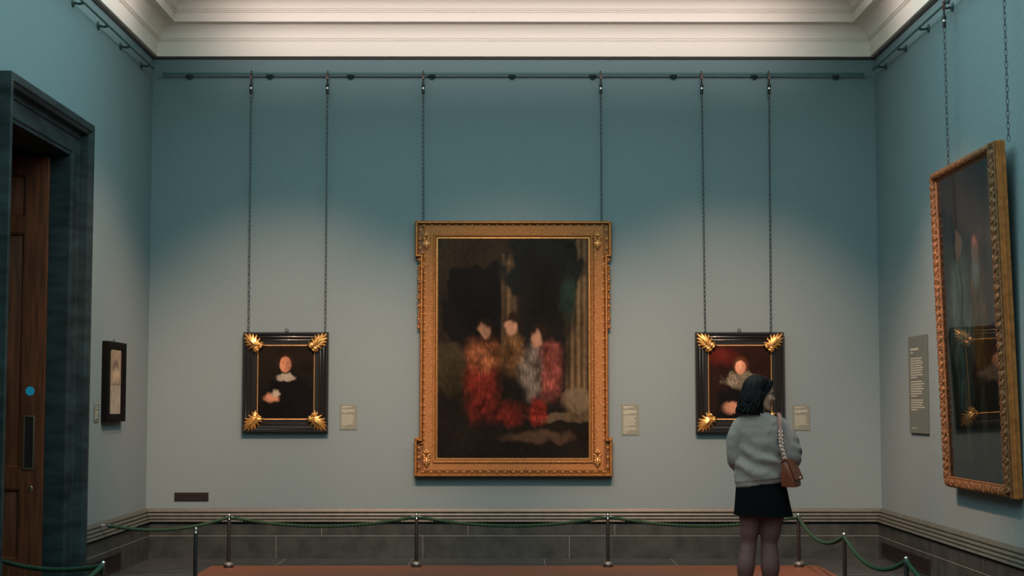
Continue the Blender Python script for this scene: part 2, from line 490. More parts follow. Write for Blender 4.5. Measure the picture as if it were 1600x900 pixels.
def n2(x, y, s):
    return noise.noise(V((x, y, s)))


def blob(u, v, cu, cv, ru, rv, hard=2.5, wob=0.25, seed=0):
    d = math.hypot((u - cu) / ru, (v - cv) / rv) + wob * n2(u * 9, v * 9, seed) + 0.4 * wob * n2(u * 25, v * 25, seed + 5)
    t = max(0.0, min(1.0, (1.0 - d) * hard + 0.5)); return t * t * (3 - 2 * t)


def mixc(a, b, t):
    return tuple(x * (1 - t) + y * t for x, y in zip(a, b))


def canvas(name, F, a0, b0, a1, b1, c, fn, parent, nx, ny, m=None):
    mb = MB(); vs = []; cols = []
    for j in range(ny + 1):
        for i in range(nx + 1):
            u, v = i / nx, j / ny
            vs.append(F.P(a0 + (a1 - a0) * u, b1 + (b0 - b1) * v, c)); cols.append((*fn(u, v), 1.0))
    fs = [(j * (nx + 1) + i, (j + 1) * (nx + 1) + i, (j + 1) * (nx + 1) + i + 1, j * (nx + 1) + i + 1) for j in range(ny) for i in range(nx)]
    k = len(vs)
    # a stretcher behind the paint gives the canvas its thickness
    vs += [F.P(a, b, c - 0.012) for a, b in rect(a0, b0, a1, b1)]; cols += [(0.05, 0.04, 0.03, 1)] * 4
    e = [ny * (nx + 1), ny * (nx + 1) + nx, nx, 0]
    fs += [(k, k + 3, k + 2, k + 1)] + [(k + q, k + (q + 1) % 4, e[(q + 1) % 4], e[q]) for q in range(4)]
    mb.add(vs, fs)
    off = parent_world(parent)
    me = bpy.data.meshes.new(name); me.from_pydata([tuple(p - off) for p in mb.v], [], mb.f)
    ca = me.color_attributes.new('paint', 'FLOAT_COLOR', 'POINT'); ca.data.foreach_set('color', [x for cc in cols for x in cc])
    me.materials.append(m or M['oil'])
    o = bpy.data.objects.new(name, me); COL.objects.link(o); o.parent = parent
    return o


# generic stand-in pictures: loose patches of the old-master colours
def soft(u, v, cu, cv, ru, rv, seed, hard=1.15):
    """a feathered, brushy patch"""
    uu = u + 0.020 * n2(u * 14, v * 14, seed) + 0.010 * n2(u * 38, v * 30, seed + 3)
    vv = v + 0.020 * n2(u * 13, v * 13, seed + 7) + 0.010 * n2(u * 34, v * 34, seed + 9)
    return blob(uu, vv, cu, cv, ru, rv, hard, 0.30, seed)


def paint_group(u, v):
    g = 0.75 + 0.5 * n2(u * 5, v * 5, 3) + 0.25 * n2(u * 40, v * 40, 9)
    c = mixc((0.026, 0.0185, 0.011), (0.011, 0.0085, 0.0065), min(1, v * 1.25))
    c = mixc(c, (0.040, 0.031, 0.015), soft(u, v, 0.09, 0.60, 0.18, 0.12, 1))
    c = mixc(c, (0.0055, 0.005, 0.0048), blob(u, v, 0.27, 0.33, 0.25, 0.21, 5, 0.35, 2))
    uw = u + 0.012 * n2(u * 8, v * 8, 90)
    st = 0.75 + 0.35 * math.sin(u * 150) + 0.2 * n2(u * 60, v * 4, 6)
    if abs(uw - 0.478) < 0.067 and 0.07 < v < 0.60: c = mixc(c, tuple(x * st for x in (0.135, 0.085, 0.045)), (1 - abs((uw - 0.478) / 0.067) ** 2) * min(1, (0.60 - v) * 9))
    if u > 0.84 and v < 0.70: c = mixc(c, tuple(x * st for x in (0.14, 0.095, 0.05)), max(0, 1 - abs((u - 0.925) / 0.085) ** 3))
    c = mixc(c, (0.008, 0.0105, 0.009), blob(u, v, 0.70, 0.13, 0.26, 0.17, 5, 0.35, 3))
    c = mixc(c, (0.0085, 0.008, 0.007), soft(u, v, 0.70, 0.42, 0.17, 0.30, 4))
    c = mixc(c, (0.012, 0.027, 0.018), soft(u, v, 0.87, 0.27, 0.05, 0.10, 31))
    c = mixc(c, (0.13, 0.098, 0.06), soft(u, v, 0.93, 0.74, 0.10, 0.055, 5, 2))
    c = mixc(c, (0.095, 0.070, 0.040), soft(u, v, 0.82, 0.815, 0.22, 0.022, 6, 2))
    c = mixc(c, (0.065, 0.04, 0.026), soft(u, v, 0.68, 0.905, 0.22, 0.025, 7))
    k = 0.55 + 1.1 * abs(n2(u * 46, v * 30, 8)) + 0.5 * n2(u * 16, v * 22, 18)
    for col, a, b, ra, rb, sd in (((0.17, 0.022, 0.014), 0.29, 0.67, 0.105, 0.15, 16), ((0.22, 0.075, 0.03), 0.30, 0.53, 0.11, 0.08, 17), ((0.13, 0.018, 0.012), 0.46, 0.80, 0.10, 0.05, 14),
                                  ((0.15, 0.072, 0.028), 0.50, 0.53, 0.08, 0.10, 15), ((0.27, 0.070, 0.055), 0.735, 0.60, 0.085, 0.12, 10), ((0.21, 0.165, 0.13), 0.625, 0.62, 0.07, 0.12, 11), ((0.19, 0.022, 0.014), 0.66, 0.78, 0.055, 0.06, 13)):
        c = mixc(c, tuple(x * k for x in col), soft(u, v, a, b, ra, rb, sd))
    for q, (a, b) in enumerate(((0.315, 0.42), (0.495, 0.40), (0.67, 0.455))):
        c = mixc(c, (0.020, 0.011, 0.007), soft(u, v, a, b - 0.022, 0.055, 0.040, 40 + q))
        c = mixc(c, (0.40, 0.205, 0.125), soft(u, v, a - 0.006, b + 0.006, 0.036, 0.032, 20 + q, 1.5))
    return tuple(max(0.002, x * g) for x in c)


def bust(u, v, cu, cv, sc, skin, hairc, seed):
    """a plain front-facing head: returns colour and coverage"""
    x, y = (u - cu) / sc, (v - cv) / (sc * 1.28 * ASP)
    x += 0.05 * n2(u * 20, v * 20, seed); y += 0.05 * n2(u * 20, v * 20, seed + 4)
    r = math.hypot(x, y)
    hx = math.hypot(x / 1.16, (y + 0.22) / 1.08)
    cov = max(0, min(1, (1.06 - hx) * 5)); col = hairc
    fr = math.hypot(x * 1.12, (y - 0.08) / 0.98)
    f = max(0, min(1, (0.95 - fr) * 5))
    cov = max(cov, f)
    lit = 1.05 - 0.55 * max(0, x + 0.15) - 0.25 * max(0, y)
    sk = tuple(q * lit for q in skin)
    for ex in (-0.34, 0.30):
        sk = mixc(sk, (0.05, 0.022, 0.014), 0.85 * max(0, 1 - math.hypot((x - ex) / 0.20, (y + 0.05) / 0.09)))
        sk = mixc(sk, (0.08, 0.035, 0.02), 0.6 * max(0, 1 - math.hypot((x - ex) / 0.26, (y + 0.20) / 0.06)))
    sk = mixc(sk, tuple(q * 0.45 for q in skin), 0.7 * max(0, 1 - math.hypot((x - 0.10) / 0.10, (y - 0.16) / 0.26)))
    sk = mixc(sk, (0.26, 0.06, 0.045), 0.8 * max(0, 1 - math.hypot(x / 0.26, (y - 0.52) / 0.075)))
    return mixc(col, sk, f), cov


ASP = 0.79


def paint_dark_warm(u, v):
    g = 0.85 + 0.35 * n2(u * 5, v * 5, 33) + 0.2 * n2(u * 45, v * 45, 9)
    c = mixc((0.0125, 0.0095, 0.0065), (0.006, 0.0055, 0.005), v)
    c = mixc(c, (0.0048, 0.0045, 0.0045), blob(u, v, 0.55, 0.86, 0.52, 0.46, 3, 0.2, 41))
    c = mixc(c, (0.42, 0.37, 0.29), soft(u, v, 0.50, 0.435, 0.17, 0.055, 43, 2) * (0.6 + 0.6 * abs(n2(u * 30, v * 30, 47))))
    h, cv = bust(u, v, 0.49, 0.25, 0.135, (0.55, 0.245, 0.13), (0.022, 0.011, 0.007), 45)
    c = mixc(c, h, cv)
    c = mixc(c, (0.45, 0.215, 0.125), soft(u, v, 0.24, 0.72, 0.12, 0.06, 44))
    c = mixc(c, (0.40, 0.36, 0.27), soft(u, v, 0.32, 0.66, 0.07, 0.05, 48))
    return tuple(max(0.002, x * g) for x in c)


def paint_dark_red(u, v):
    g = 0.85 + 0.4 * n2(u * 5, v * 5, 53) + 0.2 * n2(u * 45, v * 45, 19)
    c = mixc((0.021, 0.0075, 0.0055), (0.010, 0.006, 0.005), v)
    c = mixc(c, (0.085, 0.012, 0.008), soft(u, v, 0.20, 0.14, 0.22, 0.12, 51, 0.8))
    c = mixc(c, (0.005, 0.0047, 0.005), blob(u, v, 0.55, 0.85, 0.42, 0.36, 3, 0.2, 52))
    k = 0.3 + 1.5 * abs(n2(u * 42, v * 42, 58))
    c = mixc(c, tuple(x * k for x in (0.29, 0.25, 0.18)), soft(u, v, 0.53, 0.47, 0.27, 0.12, 54, 2))
    h, cv = bust(u, v, 0.51, 0.29, 0.115, (0.66, 0.33, 0.20), (0.075, 0.026, 0.010), 55)
    c = mixc(c, h, cv)
    c = mixc(c, (0.50, 0.25, 0.155), soft(u, v, 0.36, 0.855, 0.13, 0.07, 56))
    return tuple(max(0.002, x * g) for x in c)


def paint_pale_panel(u, v):
    g = 0.85 + 0.35 * n2(u * 7, v * 7, 63)
    c = mixc((0.27, 0.22, 0.16), (0.30, 0.28, 0.24), min(1, max(0, (v - 0.5) * 6)))
    c = mixc(c, (0.13, 0.105, 0.085), soft(u, v, 0.42, 0.28, 0.3, 0.12, 61))
    c = mixc(c, (0.36, 0.30, 0.21), soft(u, v, 0.5, 0.40, 0.4, 0.10, 62))
    if abs(v - 0.545) < 0.008: c = tuple(x * 0.5 for x in c)
    return tuple(x * g for x in c)


def paint_tall(u, v):
    g = 0.85 + 0.3 * n2(u * 6, v * 6, 73) + 0.15 * n2(u * 40, v * 40, 29)
    c = mixc((0.030, 0.029, 0.032), (0.062, 0.050, 0.040), min(1, v * 1.2))
    c = mixc(c, (0.10, 0.09, 0.08), soft(u, v, 0.95, 0.48, 0.09, 0.5, 70))
    k = 0.5 + 1.3 * abs(n2(u * 30, v * 12, 78))
    c = mixc(c, (0.15, 0.062, 0.034), soft(u, v, 0.70, 0.50, 0.20, 0.22, 71))
    c = mixc(c, tuple(x * k for x in (0.44, 0.20, 0.062)), soft(u, v, 0.65, 0.47, 0.12, 0.17, 72))
    c = mixc(c, (0.55, 0.25, 0.16), soft(u, v, 0.64, 0.27, 0.055, 0.048, 74, 1.6))
    c = mixc(c, (0.50, 0.47, 0.39), soft(u, v, 0.64, 0.345, 0.06, 0.045, 75))
    c = mixc(c, tuple(x * k for x in (0.42, 0.46, 0.36)), soft(u, v, 0.33, 0.47, 0.19, 0.19, 76))
    c = mixc(c, (0.62, 0.28, 0.19), soft(u, v, 0.35, 0.235, 0.06, 0.045, 77, 1.6))
    c = mixc(c, tuple(x * k for x in (0.17, 0.24, 0.20)), soft(u, v, 0.36, 0.68, 0.13, 0.11, 79))
    c = mixc(c, (0.22, 0.19, 0.12), soft(u, v, 0.38, 0.80, 0.04, 0.12, 80))
    c = mixc(c, (0.18, 0.15, 0.10), soft(u, v, 0.66, 0.78, 0.05, 0.11, 81))
    c = mixc(c, (0.13, 0.115, 0.085), soft(u, v, 0.22, 0.90, 0.20, 0.04, 82))
    return tuple(max(0.002, x * g) for x in c)


# ------------------------------------------------------------------ large gilt framed picture in the middle
def px_rect(x0, y0, x1, y1):
    a, b = W(x0, y1), W(x1, y0); return a.x, a.z, b.x, b.z


big = thing('framed_painting', 'very large dark painting in gilt eared frame in the middle of the back wall', 'painting', (W(801, 746).x, D, W(801, 746).z))


def zz(y): return W(801, y).z
def xx(x): return W(x, 560).x


oa0, oa1 = xx(648.5), xx(955.5); sa0, sa1 = xx(656.5), xx(949.5)
zb, zbe, zte, ztp = zz(744.5), zz(685), zz(403), zz(346.5)
ears = [(oa0, zb), (oa1, zb), (oa1, zbe), (sa1, zbe), (sa1, zte), (oa1, zte), (oa1, ztp), (oa0, ztp), (oa0, zte), (sa0, zte), (sa0, zbe), (oa0, zbe)]
ca0, cb0, ca1, cb1 = xx(684), zz(716), xx(919.5), zz(374)
mb = MB().mi(3).prism(ears, 0.012, 0.055, FB)
mb.mi(0).sweep(ears, [(0, 0.05), (0, 0.082), (0.012, 0.098), (0.022, 0.098), (0.026, 0.088), (0.030, 0.07), (0.034, 0.055)], FB)
mb.mi(1)
inner = [(oa0 + 0.055, zb + 0.055), (oa1 - 0.055, zb + 0.055), (oa1 - 0.055, ztp - 0.055), (oa0 + 0.055, ztp - 0.055)]
e2 = 0.062
fr = rect(sa0 + e2, zb + 0.075, sa1 - e2, ztp - 0.075)
mb.sweep(fr, [(-0.03, 0.055), (-0.022, 0.066), (-0.008, 0.072), (0.02, 0.068), (0.07, 0.064), (0.078, 0.055)], FB)
mb.mi(0)
si = rect(ca0 - 0.044, cb0 - 0.044, ca1 + 0.044, cb1 + 0.044)
mb.sweep(si, [(0, 0.05), (0, 0.072), (0.006, 0.08), (0.014, 0.078), (0.02, 0.068), (0.033, 0.060)], FB)
mb.mi(2)
mb.sweep(si, [(0.030, 0.055), (0.032, 0.070), (0.040, 0.071), (0.048, 0.058)], FB)
mb.build('frame', [M['gilt'], M['gilt_sand'], M['gilt_hi'], M['gilt_dim']], big, angle=30)
# egg and bead courses
mb = MB()


def beads(poly, step, r, c, mb):
    n = len(poly)
    for i in range(n):
        p, q = V((*poly[i], 0)), V((*poly[(i + 1) % n], 0)); L = (q - p).length
        if L < step * 0.6: continue
        k = max(1, round(L / step)); d = (q - p) / L; ang = math.atan2(d.y, d.x)
        for j in range(k):
            m = p + d * (L * (j + 0.5) / k); o = FB.P(m.x, m.y, c)
            ra = (r[0], r[1]) if abs(d.x) > 0.5 else (r[1], r[0])
            mb.ell(o, (ra[0], r[2], ra[1]), n=8, k=5)


def inset(poly, d):
    n = len(poly); out = []
    for i in range(n):
        p, q, r = V((*poly[i - 1], 0)), V((*poly[i], 0)), V((*poly[(i + 1) % n], 0))
        d1 = (q - p).normalized(); d2 = (r - q).normalized(); n1 = V((-d1.y, d1.x, 0)); n2_ = V((-d2.y, d2.x, 0))
        o = (n1 + n2_) / max(1 + n1.dot(n2_), 0.2); out.append((q.x + o.x * d, q.y + o.y * d))
    return out


beads(inset(ears, 0.046), 0.083, (0.019, 0.0145, 0.020), 0.060, mb)
beads(inset(ears, 0.046), 0.0277, (0.007, 0.010, 0.010), 0.056, mb)
mb.build('egg_moulding', M['gilt_hi'], big)
mb = MB(); beads(inset(si, -0.010), 0.040, (0.011, 0.006, 0.008), 0.058, mb)
mb.build('bead_moulding', M['gilt'], big)
# bell-flower drops in the corners
for px, py in ((667, 376), (933, 376), (667, 714), (933, 714)):
    c = W(px, py); mb = MB()
    F = Frame3((c.x, D - 0.068, c.z), (1, 0, 0), (0, 0, 1), (0, -1, 0))

    def leaf(a0, b0, a1, b1, w, h, F=F, mb=mb):
        d = V((a1 - a0, b1 - b0)); L = d.length; ang = math.atan2(d.y, d.x)
        R = Matrix((F.u, F.v, F.n)).transposed() @ Matrix.Rotation(ang, 3, 'Z')
        mb.ell(F.P((a0 + a1) / 2, (b0 + b1) / 2, h * 0.4), (L / 2, w, h), R, n=10, k=8)
    leaf(0, 0.02, 0, 0.09, 0.014, 0.02)
    leaf(0, 0.03, -0.03, 0.065, 0.010, 0.016); leaf(0, 0.03, 0.03, 0.065, 0.010, 0.016)
    leaf(0, 0.0, -0.042, 0.035, 0.012, 0.02); leaf(0, 0.0, 0.042, 0.035, 0.012, 0.02)
    leaf(0, -0.02, -0.036, 0.008, 0.011, 0.018); leaf(0, -0.02, 0.036, 0.008, 0.011, 0.018)
    leaf(0, -0.10, 0, 0.005, 0.022, 0.024); leaf(-0.022, -0.075, -0.025, -0.01, 0.012, 0.016); leaf(0.022, -0.075, 0.025, -0.01, 0.012, 0.016)
    leaf(0, 0.075, 0, 0.10, 0.006, 0.012)
    mb.build('carved_drop', M['gilt_hi'], big)
# carved scroll and festoon on the upper sides
for sgn, ea in ((-1, sa0), (1, sa1)):
    mb = MB(); rnd = random.Random(5)
    pts = [FB.P(ea + sgn * (-0.012 + 0.028 * math.cos(t * 0.5)), zte - 0.012 - 0.011 * t, 0.06) for t in range(10)]
    mb.tube(pts, [0.020, 0.02, 0.018, 0.016, 0.015, 0.014, 0.014, 0.015, 0.018, 0.014], 8)
    for k in range(24):
        z = zz(417) - (zz(417) - zz(512)) * k / 23
        mb.ell(FB.P(ea + sgn * (0.004 + 0.008 * math.sin(k * 1.7)), z, 0.06 + 0.01 * math.cos(k * 2.1)), (0.015 + rnd.random() * 0.006, 0.016, 0.017), Matrix.Rotation(rnd.random() * 3, 3, 'Y'), n=8, k=6)
        mb.ell(FB.P(ea + sgn * (0.014 - 0.006 * math.sin(k * 1.7)), z - 0.012, 0.05), (0.009, 0.012, 0.012), n=7, k=5)
    mb.build('carved_festoon', M['gilt'], big)
    if 1:
        mb = MB()
        mb.bevbox((min(ea, ea + sgn * 0.038) + (0.0 if sgn > 0 else 0), zbe - 0.02, 0.05), (max(ea, ea + sgn * 0.038), zbe + 0.012, 0.105), 0.006, FB)
        mb.build('ear_block', M['gilt'], big)
canvas('canvas', FB, ca0, cb0, ca1, cb1, 0.0585, paint_group, big, 190, 276)

# ------------------------------------------------------------------ the two ebony-framed portraits' stand-ins
def ebony_picture(x0, y0, x1, y1, cx0, cy0, cx1, cy1, fn, label, ringx):
    a0, b0, a1, b1 = px_rect(x0, y0, x1, y1); q0, r0, q1, r1 = px_rect(cx0, cy0, cx1, cy1)
    t = thing('framed_painting', label, 'painting', ((a0 + a1) / 2, D, b0), 'ebony framed pictures with gilt corner leaves')
    wa = (q0 - a0 + a1 - q1) / 4; wb = (r0 - b0 + b1 - r1) / 4
    mb = MB().prism(rect(a0, b0, a1, b1), 0.008, 0.05, FB)
    # ripple courses, scaled so that both borders mitre
    P = [(0, 0.05), (0, 0.066), (0.05, 0.074), (0.16, 0.074), (0.20, 0.058), (0.24, 0.056), (0.29, 0.068), (0.34, 0.071), (0.40, 0.066), (0.44, 0.053), (0.48, 0.052), (0.53, 0.062), (0.57, 0.064), (0.62, 0.058),
         (0.66, 0.047), (0.72, 0.046), (0.80, 0.050), (0.86, 0.046), (0.93, 0.036)]
    rings = []
    for s, h in P:
        l, r_, bo, to = (q0 - a0) * s, (a1 - q1) * s, (r0 - b0) * s, (b1 - r1) * s
        rings.append([FB.P(a0 + l, b0 + bo, h), FB.P(a1 - r_, b0 + bo, h), FB.P(a1 - r_, b1 - to, h), FB.P(a0 + l, b1 - to, h)])
    mb.loft(rings, caps=False)
    # opening face under the slip
    mb.build('frame', M['ebony'], t, angle=40)
    mb = MB().sweep(rect(q0 - 0.012, r0 - 0.02, q1 + 0.012, r1 + 0.012), [(0, 0.048), (0.002, 0.055), (0.006, 0.057), (0.010, 0.055), (0.014, 0.050)], FB)
    mb.build('gilt_slip', M['gilt_hi'], t)
    canvas('canvas', FB, q0, r0, q1, r1, 0.053, fn, t, 96, 120)
    # corner leaves: a fan of carved acanthus blades spreading from the inner corner
    rnd = random.Random(int(x0))
    for sx, ox, ix in ((1, a0, q0), (-1, a1, q1)):
        for sz, oz, iz in ((1, b0, r0), (-1, b1, r1)):
            mb = MB(); du, dv = sx, sz
            L = 0.165
            F = Frame3(FB.P(ox + sx * 0.013, oz + sz * 0.013, 0.066), FB.u * sx, FB.v * sz, FB.n)
            # blades reach out to both frame edges and the outer corner
            def blade(pa, pb, w, h, lift=0.0, bend=0.0):
                pa, pb = V(pa), V(pb); d = pb - pa; nn = V((-d.y, d.x)).normalized(); N = 7; path = []; rad = []
                for i in range(N):
                    s = i / (N - 1); q = pa + d * s + nn * bend * math.sin(PI * s)
                    path.append(F.P(q.x, q.y, lift + h * math.sin(PI * min(1, 0.25 + 0.75 * s)))); rad.append(w * (0.45 + 0.75 * math.sin(PI * (0.15 + 0.75 * s))) * (0.75 if i == N - 1 else 1))
                mb.tube(path, rad, 8); mb.ell(path[-1], (rad[-1] * 1.25, rad[-1] * 1.25, rad[-1] * 1.25), n=8, k=6)
            c = (0.135, 0.135)
            for e, w, b in (((0.006, 0.006), 0.015, 0.0), ((0.0, 0.046), 0.014, 0.008), ((0.046, 0.0), 0.014, -0.008), ((0.004, 0.084), 0.013, 0.014), ((0.084, 0.004), 0.013, -0.014),
                            ((0.022, 0.118), 0.013, 0.016), ((0.118, 0.022), 0.013, -0.016), ((0.056, 0.150), 0.013, 0.014), ((0.150, 0.056), 0.013, -0.014),
                            ((0.092, 0.178), 0.014, 0.008), ((0.178, 0.092), 0.014, -0.008)):
                blade(c, e, w, 0.026, 0.0, b)
            blade((0.125, 0.145), (0.118, 0.192), 0.013, 0.020, 0.0, 0.004); blade((0.145, 0.125), (0.192, 0.118), 0.013, 0.020, 0.0, -0.004)
            blade((0.055, 0.055), (0.15, 0.15), 0.015, 0.036, 0.006)
            for a, b in ((0.105, 0.145), (0.145, 0.105), (0.135, 0.165), (0.165, 0.135), (0.09, 0.075), (0.075, 0.09)):
                mb.ell(F.P(a, b, 0.024), (0.014, 0.014, 0.014), n=8, k=6)
            mb.build('corner_leaf', M['leafgilt'], t)
    c = W(ringx, y0 - 3, 0.03); mb = MB()
    mb.tube([V((c.x + 0.016 * math.cos(k * PI / 8), c.y, c.z + 0.016 * math.sin(k * PI / 8))) for k in range(17)], 0.0035, 6, caps=False)
    mb.tube([V((c.x, c.y, c.z - 0.016)), V((c.x, c.y, c.z - 0.03))], 0.004, 6)
    mb.build('hanging_ring', M['darkiron'], t)
    return t


ebony_picture(380, 519.5, 514.5, 675, 404, 541, 491.5, 653, paint_dark_warm, 'dark painting in black frame with gold leaf corners, left of the large gilt frame', 448)
ebony_picture(1086.5, 519.5, 1223, 676, 1107.5, 541, 1202.5, 653, paint_dark_red, 'dark painting in black and gold frame, partly hidden by the standing woman', 1155)

# ------------------------------------------------------------------ tall leaning picture on the right wall
yN, yF = 11.36, 13.02; zb_, zt_ = 0.85, 3.455
tl = 0.0285; dep = 0.085
nrm = V((-math.cos(tl), 0, -math.sin(tl)))
FR = Frame3(V((XR - 0.006, (yN + yF) / 2, zb_)), (0, -1, 0), (-math.sin(tl), 0, math.cos(tl)), nrm)
tall = thing('framed_painting', 'tall glazed painting in a carved gilt frame leaning off the right wall', 'painting', FR.o)
hw = (yF - yN) / 2; hh = (zt_ - zb_) / math.cos(tl)
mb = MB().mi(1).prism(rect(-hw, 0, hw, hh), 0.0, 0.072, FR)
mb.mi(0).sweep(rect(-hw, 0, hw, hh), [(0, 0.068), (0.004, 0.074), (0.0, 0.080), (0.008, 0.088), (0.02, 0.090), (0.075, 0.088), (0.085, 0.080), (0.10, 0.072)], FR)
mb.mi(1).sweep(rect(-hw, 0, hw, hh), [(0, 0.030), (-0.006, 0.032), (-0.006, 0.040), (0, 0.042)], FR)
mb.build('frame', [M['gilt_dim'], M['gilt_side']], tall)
mb = MB(); r0 = 0.030; q = 0.042
cr = rect(-hw + q, q, hw - q, hh - q)
rnd = random.Random(8)
for i in range(4):
    p, n_ = V((*cr[i], 0)), V((*cr[(i + 1) % 4], 0)); L = (n_ - p).length; k = int(L / 0.010)
    pts = [FR.P(*(p + (n_ - p) * (j / k)).xy, 0.090) for j in range(k + 1)]
    mb.tube(pts, [r0 * (1 + 0.08 * math.sin(j * 0.9)) for j in range(k + 1)], 14, lobes=4, twist=30, amp=0.13)
    kk = int(L / 0.036)
    for j in range(kk):
        c = p + (n_ - p) * ((j + 0.5) / kk); d = (n_ - p) / L; sg = 1 if j % 2 else -1; ang = math.atan2(d.y, d.x) + sg * (0.7 + 0.3 * rnd.random())
        nn = V((-d.y, d.x, 0)) * (0.010 * sg)
        R = Matrix((FR.u, FR.v, FR.n)).transposed() @ Matrix.Rotation(ang, 3, 'Z')
        mb.ell(FR.P(c.x + nn.x, c.y + nn.y, 0.111), (0.023, 0.0075, 0.010), R, n=8, k=6)
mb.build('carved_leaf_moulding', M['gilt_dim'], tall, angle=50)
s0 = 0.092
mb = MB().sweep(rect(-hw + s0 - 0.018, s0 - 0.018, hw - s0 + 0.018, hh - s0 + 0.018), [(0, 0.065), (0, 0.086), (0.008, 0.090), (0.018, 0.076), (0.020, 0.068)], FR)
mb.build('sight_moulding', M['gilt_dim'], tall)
canvas('canvas', FR, -hw + s0, s0, hw - s0, hh - s0, 0.0735, paint_tall, tall, 90, 150)
MB().add([FR.P(a, b, 0.079) for a, b in rect(-hw + s0, s0, hw - s0, hh - s0)], [(0, 1, 2, 3)]).build('glass', M['glass'], tall, smooth=False, recalc=False)

# ------------------------------------------------------------------ small picture on the left wall
FLW = Frame3((XL, 0, 0), (0, 1, 0), (0, 0, 1), (1, 0, 0))
dn = 0.055
pa, pb = onX(168, 600, XL + dn), onX(197, 600, XL + dn)
z1, z0_ = onX(182, 534.5, XL + dn).z, onX(182, 659, XL + dn).z
sml = thing('framed_painting', 'small pale painting in plain black frame on the left wall beside the doorway', 'painting', (XL, (pa.y + pb.y) / 2, z0_))
mb = MB().prism(rect(pa.y, z0_, pb.y, z1), 0.003, 0.04, FLW)
mb.sweep(rect(pa.y, z0_, pb.y, z1), [(0, 0.04), (0, dn), (0.03, dn + 0.004), (0.05, dn - 0.002), (0.07, 0.050), (0.078, 0.041)], FLW)
mb.build('frame', M['blackwood'], sml)
canvas('canvas', FLW, onX(173, 600, XL + 0.045).y, z0_ + 0.07, onX(188, 600, XL + 0.045).y, z1 - 0.07, 0.0485, paint_pale_panel, sml, 40, 50)
c = V((XL + 0.02, (pa.y + pb.y) / 2, z1 + 0.012))
MB().tube([c + V((0, 0.012 * math.cos(k * PI / 6), 0.012 * math.sin(k * PI / 6))) for k in range(13)], 0.003, 6, caps=False).build('hanging_ring', M['darkiron'], sml)

# ------------------------------------------------------------------ wall labels
def wall_label(F, a0, b0, a1, b1, label, rows, m, seed, th=0.006):
    t = thing('wall_label', label, 'label', F.P((a0 + a1) / 2, b0, 0))
    MB().bevbox((a0, b0, 0.001), (a1, b1, th), 0.0015, F).build('panel', m, t)
    rnd = random.Random(seed); w, h = a1 - a0, b1 - b0; mb = MB(); last = None; first = True
    for top, hgt, frac in rows:                 # rows of words too small to read, one mesh per block
        if last is not None and top - last > 0.03:
            mb.build('heading' if first else 'paragraph', M['lettering'], t); mb = MB(); first = False
        last = top + hgt
        x = a0 + w * 0.12; end = a0 + w * (0.12 + 0.76 * frac); zt = b1 - h * top
        while x < end - 0.004:
            l = min(rnd.uniform(0.05, 0.16) * w, end - x)
            mb.box((x, zt - h * hgt, th), (x + l, zt, th + 0.0006), F); x += l + w * 0.022
    mb.build('paragraph', M['lettering'], t)
    return t


def para(t0, n, step, hgt, seed):
    rnd = random.Random(seed); return [(t0 + k * step, hgt, rnd.uniform(0.78, 1.0) if k < n - 1 else 0.45) for k in range(n)]


small = [(0.07, 0.038, 0.75), (0.125, 0.018, 0.35), (0.20, 0.034, 1.0), (0.25, 0.034, 0.95), (0.30, 0.022, 0.45)]
a0, b0, a1, b1 = px_rect(531, 632, 558, 671.5)
wall_label(FB, a0, b0, a1, b1, 'small grey text label right of the black-framed portrait near the left corner', small + para(0.40, 12, 0.036, 0.019, 1) + [(0.88, 0.025, 0.25)], M['label'], 1)
a0, b0, a1, b1 = px_rect(971, 631.5, 998, 680)
wall_label(FB, a0, b0, a1, b1, 'small grey text label directly right of the large gilt framed painting', small + para(0.37, 11, 0.032, 0.017, 2) + para(0.745, 4, 0.032, 0.017, 5) + [(0.90, 0.025, 0.25)], M['label'], 2)
a0, b0, a1, b1 = px_rect(1238.5, 632.5, 1265, 672.5)
wall_label(FB, a0, b0, a1, b1, 'small grey text label on the back wall right of the woman', small + para(0.40, 12, 0.036, 0.019, 3) + [(0.88, 0.025, 0.25)], M['label'], 3)
FRW = Frame3((XR, 0, 0), (0, -1, 0), (0, 0, 1), (-1, 0, 0))
p, q = onX(1423.5, 600, XR), onX(1448, 600, XR - 0.02)
wall_label(FRW, -p.y, onX(1436, 677, XR).z, -q.y, onX(1436, 524.5, XR).z, 'large tall sage text panel on the right wall, left of the tall carved frame',
           [(0.125, 0.022, 0.62), (0.165, 0.010, 0.22)] + para(0.225, 9, 0.0245, 0.0115, 7) + para(0.465, 7, 0.0245, 0.0115, 8) + para(0.655, 5, 0.0245, 0.0115, 9) + [(0.945, 0.008, 0.35)], M['labeldark'], 4, 0.02)
p, q = onX(146.5, 645, XL), onX(153.5, 645, XL)
wall_label(FLW, p.y, onX(150, 660, XL).z, q.y, onX(150, 632, XL).z, 'tiny grey text label on the left wall beside the doorway', [(0.08, 0.06, 0.8), (0.2, 0.05, 0.95)] + para(0.34, 8, 0.065, 0.035, 6), M['labeldark'], 5)

# ------------------------------------------------------------------ dark plate on the back wall
a0, b0, a1, b1 = px_rect(272.5, 769.5, 326, 783)
sp_ = thing('socket_plate', 'dark bronze rectangular plate low on the back wall near the left corner', 'wall plate', ((a0 + a1) / 2, D, b0))
MB().bevbox((a0, b0, 0.001), (a1, b1, 0.008), 0.002, FB).build('plate', M['bronze'], sp_)
for k in range(4):
    x = a0 + 0.035 + k * (a1 - a0 - 0.07) / 3
    MB().bevbox((x - 0.022, b0 + 0.018, 0.0075), (x + 0.022, b1 - 0.018, 0.0095), 0.001, FB).build('socket_cover', M['bronze'], sp_)

